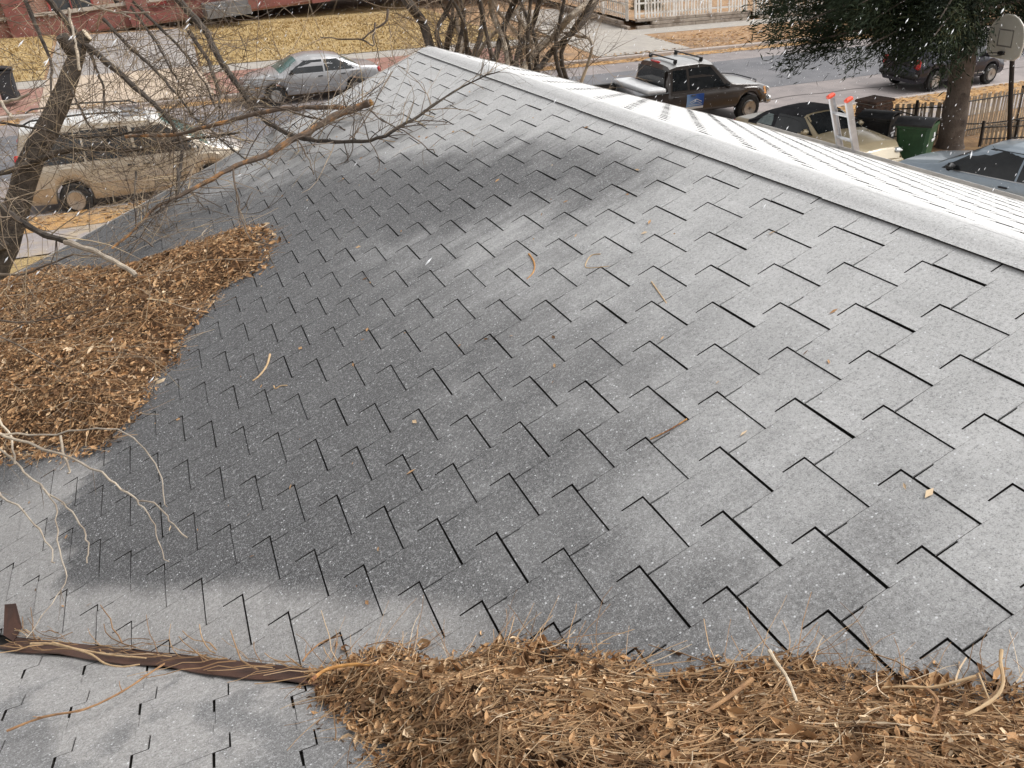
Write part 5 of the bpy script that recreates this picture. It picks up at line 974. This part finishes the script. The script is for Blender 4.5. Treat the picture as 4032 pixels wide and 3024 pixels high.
# ------------------------------------------------------------------ wheeled bins
def bin_(name, label, x, y, rz, body, lid, hgt=1.0, w_=.62, dp=.70, mark=None):
    b = empty(name, (x, y, gz(x,y)), rz); tag(b, label, 'bin', 'wheeled bins')
    mb = MB(); V = []
    for t_, k in ((.06,.80),(.5,.9),(.92,1.0),(.93,1.06),(1.0,1.06)):
        hx, hy = w_/2*k, dp/2*k; e = .07
        V += [(-hx+e,-hy,t_*hgt),(hx-e,-hy,t_*hgt),(hx,-hy+e,t_*hgt),(hx,hy-e,t_*hgt),(hx-e,hy,t_*hgt),(-hx+e,hy,t_*hgt),(-hx,hy-e,t_*hgt),(-hx,-hy+e,t_*hgt)]
    mb.add(V, [tuple(range(7,-1,-1))]+[(l*8+i, l*8+(i+1)%8, (l+1)*8+(i+1)%8, (l+1)*8+i) for l in range(4) for i in range(8)]+[tuple(range(32,40))]); mb.build('body', body, b, smooth=True, sharp=35)
    mb = MB(); V = []; nx = 8
    for i in range(nx+1):
        a = i/nx*2-1; z = hgt+.02+.09*(1-a*a)
        for yy in (-dp/2*1.12, dp/2*1.12): V.append((a*w_/2*1.1, yy, z))
    N0 = len(V); V += [(x_, y_, z_-.04) for x_, y_, z_ in V]
    fs_ = [(2*i, 2*i+2, 2*i+3, 2*i+1) for i in range(nx)]+[(N0+2*i+1, N0+2*i+3, N0+2*i+2, N0+2*i) for i in range(nx)]+[(2*i+s_, 2*i+2+s_, N0+2*i+2+s_, N0+2*i+s_)[::1 if s_ else -1] for i in range(nx) for s_ in (0,1)]+[(0,1,N0+1,N0),(2*nx, N0+2*nx, N0+2*nx+1, 2*nx+1)]
    mb.add(V, fs_); mb.build('lid', lid, b, smooth=True, sharp=40)
    mb = MB(); mb.tube([(-w_/2,dp/2*1.1,hgt*.95),(-w_/2,dp/2*1.25,hgt*.95),(w_/2,dp/2*1.25,hgt*.95),(w_/2,dp/2*1.1,hgt*.95)], .016, 6); mb.build('handle', lid, b)
    for sd_ in (-1,1):
        mb = MB(); mb.lathe([(.0,-.03),(.12,-.03),(.13,-.02),(.13,.02),(.12,.03),(0,.03)], 'y', n=20); o = mb.build('wheel', m_tyre, b, loc=(sd_*w_*.42, dp*.42, .13)); o.rotation_euler = (0,0,math.pi/2)
    if mark:
        mb = MB()
        for (cx, cz, sx_, sz_) in mark: mb.box((cx, -dp/2*(.80+.2*(cz/hgt))-.012, cz*1.0), (sx_,.006,sz_), Matrix.Rotation(-.1,3,'X'))
        mb.build('print', m_white, b)
    return b
m_green = mat('green bin plastic', (.018,.062,.024), (.026,.082,.032), 6, .5, bump=.1); m_bk = mat('black bin plastic', (.014,.014,.015), (.025,.025,.027), 6, .5)
arrow = [(0,.74,.11,.11),(-.02,.63,.26,.03),(0,.59,.2,.02)]
bin_('wheeled_bin', 'green wheeled bin with black lid beside the evergreen trunk', 15.95, 15.1, R(28), m_green, m_bk, 1.08, .70, .75, [(.12,.80,.10,.10),(.10,.70,.24,.03),(.10,.665,.20,.02)])
bin_('wheeled_bin', 'black wheeled bin standing between the brick pillar and the green bin', 15.8, 16.15, R(25), m_bk, m_bk, 1.08, .66, .72, [(.05,.80,.12,.05),(.02,.70,.26,.035),(.04,.63,.12,.06)])
q = S2W(-4.35,12.6,.13); bb = bin_('wheeled_bin', 'dark grey wheeled bin across the street at the far left edge', q.x, q.y, .1, mat('dark grey bin plastic', (.035,.036,.04)), m_bk, 1.0)
bb.location.z = q.z
# ------------------------------------------------------------------ brick pillars and fence on the drive's right
m_brick = mat('brown brick', (.13,.075,.055), (.20,.12,.085), 9, .9, bump=.4, bscale=60, c3=(.075,.05,.042), scale3=3); m_mort = mat('mortar', (.42,.38,.33), (.34,.31,.27), 12, .95)
def pillar(label, x, y, rz, hgt, w_=.62, cap=None):
    b = empty('brick_pillar', (x, y, gz(x,y)-.05), rz); tag(b, label, 'pillar', 'brick gate pillars')
    mb = MB(); mb.box((0,0,hgt/2), (w_-.03,w_-.03,hgt)); mb.build('mortar_core', m_mort, b)
    me = MB(); me.bbox((0,0,0), (.2,.1,.066), .004); src = me.build('brick', m_brick, b); first = True; z = .04; row = 0
    while z < hgt-.03:
        for fc in range(4):
            n = 3
            for i in range(n):
                u = -w_/2+.105+i*(w_-.21)/(n-1)+(.0 if row % 2 else 0); an = fc*math.pi/2
                if row % 2: u = -w_/2+.06+i*(w_-.21)/(n-1)+.03
                loc = Matrix.Rotation(an,3,'Z') @ Vector((u+random.uniform(-.004,.004), -w_/2+.042+random.uniform(-.004,.002), z))
                o = src if first else src.copy()
                if not first: COL.objects.link(o); o.parent = b
                first = False; o.location = loc; o.rotation_euler = (0,0,an)
        z += .078; row += 1
    mb = MB(); mb.bbox((0,0,hgt+.03), (w_+.08,w_+.08,.07), .02); mb.build('cap', cap or m_brick, b)
pillar('brown brick pillar behind the black bin at the driveway gate', 16.75, 17.35, .1, 1.2)
pillar('brick pillar with pale stone cap at the right edge behind the hoop pole', 21.0, 15.3, .1, .95, cap=mat('pale cap stone', (.66,.60,.50), (.58,.52,.44), 6, .85))
m_slat = mat('weathered slat', (.44,.36,.275), (.34,.27,.20), 7, .9, bump=.3, bscale=40); m_iron = mat('black iron', (.012,.011,.011), (.03,.022,.018), 9, .6)
def fence(label, a, b_, n, hgt, sag=0):
    f = empty('slat_fence', (a[0], a[1], gz(*a))); tag(f, label, 'fence', 'slat fences by the drive'); A = Vector((*a, gz(*a))); B = Vector((*b_, gz(*b_))); o0 = A.copy(); dv = B-A; an = math.atan2(dv.y, dv.x)
    me = MB(); me.bbox((0,0,hgt/2), (.06,.014,hgt), .004); src = None
    for i in range(n):
        p_ = A+dv*((i+.5)/n)-o0
        if src is None: src = me.build('slat', m_slat, f); o = src
        else: o = src.copy(); COL.objects.link(o); o.parent = f
        o.location = p_+Vector((0,0,.05+random.uniform(-.02,.02))); o.rotation_euler = (random.uniform(-.03,.03), random.uniform(-.03,.03), an)
    for z in (.22, hgt*.93):
        mb = MB(); P = [A+dv*t_-o0+Vector((0,-.03,z-sag*math.sin(t_*math.pi))) for t_ in np.linspace(0,1,8)]; mb.tube(P, .016, 6); mb.build('rail', m_iron, f)
    for t_ in (0,.5,1):
        mb = MB(); p_ = A+dv*t_-o0; mb.box(p_+Vector((0,-.01,hgt/2+.05)), (.05,.05,hgt+.15)); mb.build('post', m_iron, f)
fence('slat fence between the brick pillar and the evergreen trunk', (17.1,17.3), (18.6,16.75), 16, 1.0)
fence('slat fence running right from the evergreen trunk behind the hoop pole', (18.6,16.8), (24.5,17.2), 60, 1.05)
fence('low slat fence in front of the leaf strewn yard right of the evergreen trunk', (19.0,15.9), (20.7,15.3), 16, .55)
# chain across
mb = MB(); A = np.array((17.0,17.1,gz(17.0,17.1)+1.0)); B = np.array((20.9,15.6,gz(20.9,15.6)+.75)); P = [A+(B-A)*t_+np.array((0,0,-.35*math.sin(math.pi*t_))) for t_ in np.linspace(0,1,16)]; c0 = P[0].copy()
mb.tube([q-c0 for q in P], .018, 6); tag(mb.build('chain', m_iron, loc=tuple(c0)), 'black sagging chain hung from the brick pillar across the slat fence', 'chain')
# basketball hoop
hp = empty('basketball_hoop', (19.35,15.3,gz(19.35,15.3))); tag(hp, 'cream fan-shaped basketball backboard on a black pole by the evergreen', 'hoop')
mb = MB(); mb.tube([(0,0,0),(-.27,0,1.2),(-.52,-.02,2.25)], .055, 10); mb.tube([(-.52,-.02,2.25),(-.54,.05,2.5),(-.6,.22,2.7)], .045, 8); mb.build('pole', m_iron, hp, smooth=True)
mb = MB(); mb.lathe([(0,0),(.35,0),(.38,.05),(.34,.14),(0,.16)], 'z', n=20); mb.build('base', m_bk, hp, smooth=True)
bd = empty('backboard', (-.65,.15,2.72), R(-98), hp)
out = [(-.36,-.42),(.36,-.42),(.52,-.30),(.56,-.05),(.54,.14),(.46,.32),(.30,.46),(.12,.53),(-.12,.53),(-.30,.46),(-.46,.32),(-.54,.14),(-.56,-.05),(-.52,-.30)]; n = len(out)
m_cream = mat('cream plastic', (.86,.83,.75), (.82,.79,.70), 5, .45)
mb = MB(); mb.add([(x,-.02,z) for x,z in out]+[(x,.025,z) for x,z in out], [tuple(range(n)), tuple(range(2*n-1,n-1,-1))]+[(i,i+n,(i+1)%n+n,(i+1)%n) for i in range(n)]); pnl = mb.build('panel', m_cream, bd)
mb = MB()
for (x,z,sx_,sz_) in ((-.22,.05,.03,.36),(.22,.05,.03,.36),(0,.23,.47,.03),(0,-.13,.47,.03)): mb.box((x,-.024,z-.02), (sx_,.008,sz_))
mb.build('target_square', mat('grey print', (.30,.28,.25)), bd)
mb = MB()
for i in range(n): a, b_ = out[i], out[(i+1)%n]; mb.tube([(a[0],-.005,a[1]),(b_[0],-.005,b_[1])], .025, 6)
mb.build('edge_rim', m_cream, bd, smooth=True)
mb = MB(); mb.tube([(.22*math.cos(a), -.30+.22*math.sin(a), -.30) for a in np.linspace(0,2*math.pi,24)], .01, 6); mb.box((0,-.06,-.30), (.14,.10,.07)); mb.build('rim', m_black, bd)
# ------------------------------------------------------------------ across the street, left: brick house
def brick_wall_mat():
    m, t, b = newmat('red brick wall'); tc = N_(t, 'ShaderNodeTexCoord'); mp = N_(t, 'ShaderNodeMapping'); mp.inputs['Rotation'].default_value = (math.pi/2,0,0); t.links.new(tc.outputs['Object'], mp.inputs[0])
    br = N_(t, 'ShaderNodeTexBrick'); br.inputs['Scale'].default_value = 1; br.inputs['Brick Width'].default_value = .30; br.inputs['Row Height'].default_value = .10; br.inputs['Mortar Size'].default_value = .010
    br.inputs['Color1'].default_value = (.42,.21,.15,1); br.inputs['Color2'].default_value = (.33,.155,.115,1); br.inputs['Mortar'].default_value = (.45,.36,.30,1); t.links.new(mp.outputs[0], br.inputs['Vector'])
    n_ = noise_(t, 1.2, 5, .6, tc.outputs['Object']); t.links.new(mix_(t, smooth_(t, n_, .4, .7), br.outputs['Color'], mix_(t, .5, br.outputs['Color'], (.36,.24,.18))), b.inputs['Base Color']); b.inputs['Roughness'].default_value = .9
    bump_(t, b, br.outputs['Fac'], -.4, .01); return m
m_bw = brick_wall_mat(); m_rbase = mat('red painted base', (.29,.10,.085), (.22,.085,.07), 2.5, .85, c3=(.30,.14,.11), scale3=1); m_sill = mat('stone sill', (.55,.48,.40), (.46,.40,.34), 4, .9)
q0 = S2W(-9, 29.5); bh = empty('brick_house', q0, GA); tag(bh, 'red brick house across the street behind the bare tree limbs', 'house')
W_ = 34
mb = MB(); mb.box((W_/2,4,3.0), (W_,8,7.0)); mb.build('wall', m_bw, bh)
mb = MB(); mb.box((W_/2,-.06,.0), (W_,.12,.8)); mb.build('base_band', m_rbase, bh)
mb = MB(); mb.box((W_/2,-.10,.62), (W_,.20,.14)); mb.build('water_table', m_sill, bh)
mb = MB(); mb.add([(-.6,-.7,6.5),(W_+.6,-.7,6.5),(W_+.6,8.7,6.5),(-.6,8.7,6.5),(4,4,9.4),(W_-4,4,9.4)], [(0,1,5,4),(2,3,4,5),(1,2,5),(3,0,4),(3,2,1,0)]); mb.build('roof', mat('grey roof', (.10,.09,.09), (.16,.15,.15), 3), bh)
m_dglass = mat('dark window glass', (.05,.055,.06), (.09,.095,.10), 1, .08); m_frame = mat('red window frame', (.35,.07,.06), rough=.7)
for x in (2.2,7.0,13.0,16.6,22.0,27.0):
    wdo = empty('window', (x,0,1.5), 0, bh); mb = MB(); mb.box((0,-.05,0), (1.9,.06,1.7)); mb.build('pane', m_dglass, wdo)
    mb = MB()
    for (cx,cz,sx_,sz_) in ((-.98,0,.10,1.9),(.98,0,.10,1.9),(0,.9,2.0,.10),(0,0,.06,1.7)): mb.box((cx,-.08,cz), (sx_,.1,sz_))
    mb.build('frame', m_frame, wdo); mb = MB(); mb.box((0,-.14,-.92), (2.3,.26,.12)); mb.build('sill', m_sill, wdo)
for x, m__ in ((4.5,m_rbase),(10.0,m_rbase),(14.9,mat('salmon painted block', (.48,.19,.14), rough=.8)),(19.4,m_rbase)):
    mb = MB(); mb.box((x,-.15,1.3), (1.0,.3,3.6)); mb.build('pilaster', m__, bh)
dr = empty('door', (10.9,0,1.2), 0, bh); mb = MB(); mb.box((0,-.08,0), (1.1,.08,2.2)); mb.build('leaf', m_frame, dr); mb = MB(); mb.box((.4,-.14,0), (.06,.06,.14)); mb.build('handle', m_chrome, dr)
mb = MB(); mb.box((14.2,-.9,-.1), (2.2,1.5,.6)); mb.box((14.2,-1.9,-.25), (2.2,.6,.4)); mb.build('step', mat('grey step', (.20,.19,.185), (.15,.145,.14), 4), bh)
# dry hedge on the left
rg = np.random.default_rng(21)
def shrub(name, label, loc, rx, ry, rz_, n, m1, cat='shrub', r=.008):
    s_ = empty(name, loc); tag(s_, label, cat); tw = MB(); st = MB()
    for k in range(7): st.tube([(rg.normal(0,.1),rg.normal(0,.1),-.05),(rg.normal(0,rx*.3),rg.normal(0,ry*.3),rz_*.5),(rg.normal(0,rx*.5),rg.normal(0,ry*.5),rz_*.85)], [.03,.02,.01], 5)
    st.build('stem', m_bark, s_)
    for k in range(n):
        u = rg.normal(size=3); u /= np.linalg.norm(u); u *= rg.random()**.4; p_ = np.array((u[0]*rx, u[1]*ry, abs(u[2])*rz_*.9+.05)); twig(tw, rg, p_, rg.normal(0,1,3)+np.array((0,0,.6)), rg.uniform(.2,.55), r, 1, 3, 0)
    tw.build('foliage', m1, s_)
guard = lambda P: True
q = S2W(-7.2,29.0); shrub('hedge', 'dry grey-brown hedge before the brick house at the far left', q, 2.6, .9, 2.4, 420, mat('dry hedge twigs', (.17,.13,.095), (.25,.195,.14), 3, .95), 'hedge', .014)
q = S2W(26.2,21.0); shrub('shrub', 'round dark evergreen shrub behind the white picket fence', q, .9, .9, 1.6, 420, mat('dark shrub leaves', (.075,.085,.05), (.12,.115,.075), 3, .9), 'shrub', .016)
# ------------------------------------------------------------------ across the street, right: picket fences on timber edging
m_pick = mat('weathered white paint', (.80,.78,.74), (.72,.69,.65), 4, .8, c3=(.52,.46,.39), scale3=2); m_tim = mat('old timber', (.40,.34,.28), (.28,.23,.19), 4, .9, bump=.3, bscale=20, c3=(.20,.155,.12), scale3=2)
def picket(label, a, b_, n, hgt, zoff, rails=True):
    A, B = S2W(*a, zoff), S2W(*b_, zoff); f = empty('picket_fence', A); tag(f, label, 'fence', 'white picket fences'); dv = B-A; an = math.atan2(dv.y, dv.x)
    me = MB(); w2, th = .05, .02; o_ = [(-w2,0),(w2,0),(w2,hgt-.09),(0,hgt),(-w2,hgt-.09)]; me.add([(x,-th/2,z) for x,z in o_]+[(x,th/2,z) for x,z in o_], [(0,1,2,3,4),(9,8,7,6,5)]+[(i,i+5,(i+1)%5+5,(i+1)%5) for i in range(5)]); src = None
    for i in range(n):
        if random.random() < .04: continue
        if src is None: src = me.build('picket', m_pick, f); o = src
        else: o = src.copy(); COL.objects.link(o); o.parent = f
        o.location = dv*(i/(n-1))+Vector((0,0,random.uniform(-.015,.015))); o.rotation_euler = (random.uniform(-.03,.03), random.uniform(-.035,.035), an)
    for z in (.22,hgt*.72):
        mb = MB(); rot = Matrix.Rotation(an,3,'Z') @ Matrix.Rotation(-math.atan2(dv.z, math.hypot(dv.x,dv.y)),3,'Y'); mb.box(dv/2+Vector((0,.03,z)), (dv.length,.035,.08), rot); mb.build('rail', m_pick, f)
    for t_ in np.linspace(0,1,max(2,int(dv.length/2.2)+1)):
        mb = MB(); mb.box(dv*t_+Vector((0,.05,hgt/2)), (.10,.10,hgt+.1)); mb.build('post', m_pick, f)
def timbers(label, a, b_, rows, z0):
    A, B = S2W(*a), S2W(*b_); f = empty('timber_wall', A); tag(f, label, 'retaining wall', 'timber retaining walls'); dv = B-A; an = math.atan2(dv.y, dv.x); pitch = -math.atan2(dv.z, math.hypot(dv.x,dv.y)); nseg = max(1, int(dv.length/2.4))
    for r_ in range(rows):
        for s_ in range(nseg):
            c0 = dv*((s_+.5+(.25 if r_%2 and s_ < nseg-1 else 0))/nseg); mb = MB(); mb.bbox((0,0,0), (dv.length/nseg-.02,.18,.15), .015)
            o = mb.build('timber', m_tim, f, loc=c0+Vector((0,random.uniform(-.015,.015),z0+.08+r_*.165))); o.rotation_euler = (0,pitch,an+random.uniform(-.005,.005))
timbers('grey timber retaining wall under the left white picket fence', (22.9,16.95), (29.8,16.95), 3, 0.0)
picket('white picket fence on the timber wall left of the gap', (23.0,17.1), (29.7,17.1), 38, .95, .46)
timbers('low pale timber edging under the right white picket fence', (30.4,16.98), (40,16.98), 1, .02)
picket('white picket fence right of the gap, behind the evergreen', (30.3,17.2), (40,17.2), 56, 1.0, .2)
picket('white picket fence running back from the street beside the driveway', (22.7,17.4), (23.6,26), 36, .95, .40)
timbers('dark timber edging running back beside the concrete driveway', (22.5,17.0), (23.0,25), 2, .0)
tag(sheet('bank', [(23.1,17.2),(60,17.4),(60,45),(23.6,45)], m_dirt, .34, nx=30, ny=10), kind='structure')
# stones / litter on the far verge
for i, (sx, sy_, r_) in enumerate(((31.2,13.2,.22),(16.2,12.3,.12),(27.0,12.6,.1))):
    mb = MB(); mb.lathe([(0,-.5*r_),(r_*.8,-.3*r_),(r_,.1*r_),(r_*.6,.5*r_),(0,.6*r_)], 'z', n=9); o = mb.build('stone', m_conc, loc=S2W(sx,sy_,.12+.2*r_), smooth=True); o.rotation_euler = (.2*i,.1,i)
    tag(o, ['pale boulder on the orange verge right of the pickup truck','small stone on the soil beside the far driveway','small stone on the verge above the pickup truck'][i], 'stone')
# dry grass tufts and kerbside leaves
def tufts(name, label, cat, rects, n, hgt, ramp, flat=False):
    rgt = np.random.default_rng(len(label)); V = []; F = []; C = []
    A = np.array([abs((r[1]-r[0])*(r[3]-r[2])) for r in rects]); ids = rgt.choice(len(rects), n, p=A/A.sum())
    for k in range(n):
        r = rects[ids[k]]; q = S2W(rgt.uniform(r[0],r[1]), rgt.uniform(r[2],r[3]), .02); b0 = len(V); c_0 = np.clip(rgt.normal(.5,.25),0,1)
        if flat: a = rgt.uniform(0,6.28); l = rgt.uniform(.04,.10); V.extend([(q.x+l*math.cos(a),q.y+l*math.sin(a),q.z+.01),(q.x-l*.5*math.sin(a),q.y+l*.5*math.cos(a),q.z+.03),(q.x-l*math.cos(a),q.y-l*math.sin(a),q.z+.01),(q.x+l*.5*math.sin(a),q.y-l*.5*math.cos(a),q.z+.02)]); F.append((b0,b0+1,b0+2,b0+3)); C += [c_0]*4; continue
        for j in range(3):
            a = rgt.uniform(0,6.28); l = hgt*rgt.uniform(.5,1.3); dx, dy = math.cos(a)*.03, math.sin(a)*.03; b0 = len(V); V.extend([(q.x-dy,q.y+dx,q.z-.02),(q.x+dy,q.y-dx,q.z-.02),(q.x+dx*2.4,q.y+dy*2.4,q.z+l)]); F.append((b0,b0+1,b0+2)); C += [c_0]*3
    me = bpy.data.meshes.new(name); me.from_pydata(V, [], F); set_attr(me, C); me.materials.append(attr_mat(name+' blades', ramp)); o = bpy.data.objects.new(name, me); COL.objects.link(o); tag(o, label, cat, kind='stuff')
tufts('grass', 'short dry yellow grass on the lawns before the brick house', 'grass', [(2.6,16.3,17.1,28.5),(-14,-3.6,17.1,29)], 9000, .09, [(0,(.28,.19,.08)),(.5,(.48,.34,.15)),(1,(.62,.48,.26))])
tufts('fallen_leaves', 'scattered orange leaves along both kerbs of the street', 'leaves', [(-8,40,10.0,11.4),(-8,12,-1.4,.4),(14,30,-1.6,.3),(22,40,11.2,14.5)], 5200, 0, [(0,(.16,.09,.045)),(.5,(.44,.24,.09)),(1,(.62,.40,.18))], True)
# ------------------------------------------------------------------ falling snow
def flakes():
    n = 24000; P = rng.uniform((-7,.7,-1.5),(27,33,8.5),(n,3)); ok = np.ones(n, bool)
    for i, (x,y,z) in enumerate(P):
        zr_ = -9
        if XL < x < XE and y < YG: zr_ = max(zL(x) if x < XR else zRt(x), z2(y) if (x+y < VAL) else -9)
        if z < zr_+.03 or z < gz(x,y)+.05 or (x*x+y*y+(z-ZC)**2) < 12.0: ok[i] = False
    P = P[ok]; n = len(P); a = np.array((-.74,-.3,-.6)); a = a+rng.normal(0,.12,(n,3)); a /= np.linalg.norm(a,axis=1)[:,None]; b_ = np.cross(a, rng.normal(size=(n,3))); b_ /= np.linalg.norm(b_,axis=1)[:,None]; c2 = np.cross(a,b_)
    L = rng.uniform(.010,.026,n); w_ = L*rng.uniform(.13,.22,n)
    V = np.stack([P+a*L[:,None], P-a*L[:,None], P+b_*w_[:,None], P-b_*w_[:,None], P+c2*w_[:,None], P-c2*w_[:,None]],1).reshape(-1,3)
    F = np.array([(0,2,4),(0,4,3),(0,3,5),(0,5,2),(1,4,2),(1,3,4),(1,5,3),(1,2,5)]); fs_ = (F[None]+(np.arange(n)*6)[:,None,None]).reshape(-1,3)
    me = bpy.data.meshes.new('falling_snow'); me.from_pydata(V.tolist(), [], fs_.tolist()); me.materials.append(mat('snowflake', (.86,.87,.89), rough=.9)); o = bpy.data.objects.new('falling_snow', me); COL.objects.link(o); tag(o, 'small white snowflakes drifting down across the whole view', 'snow', kind='stuff')
flakes()
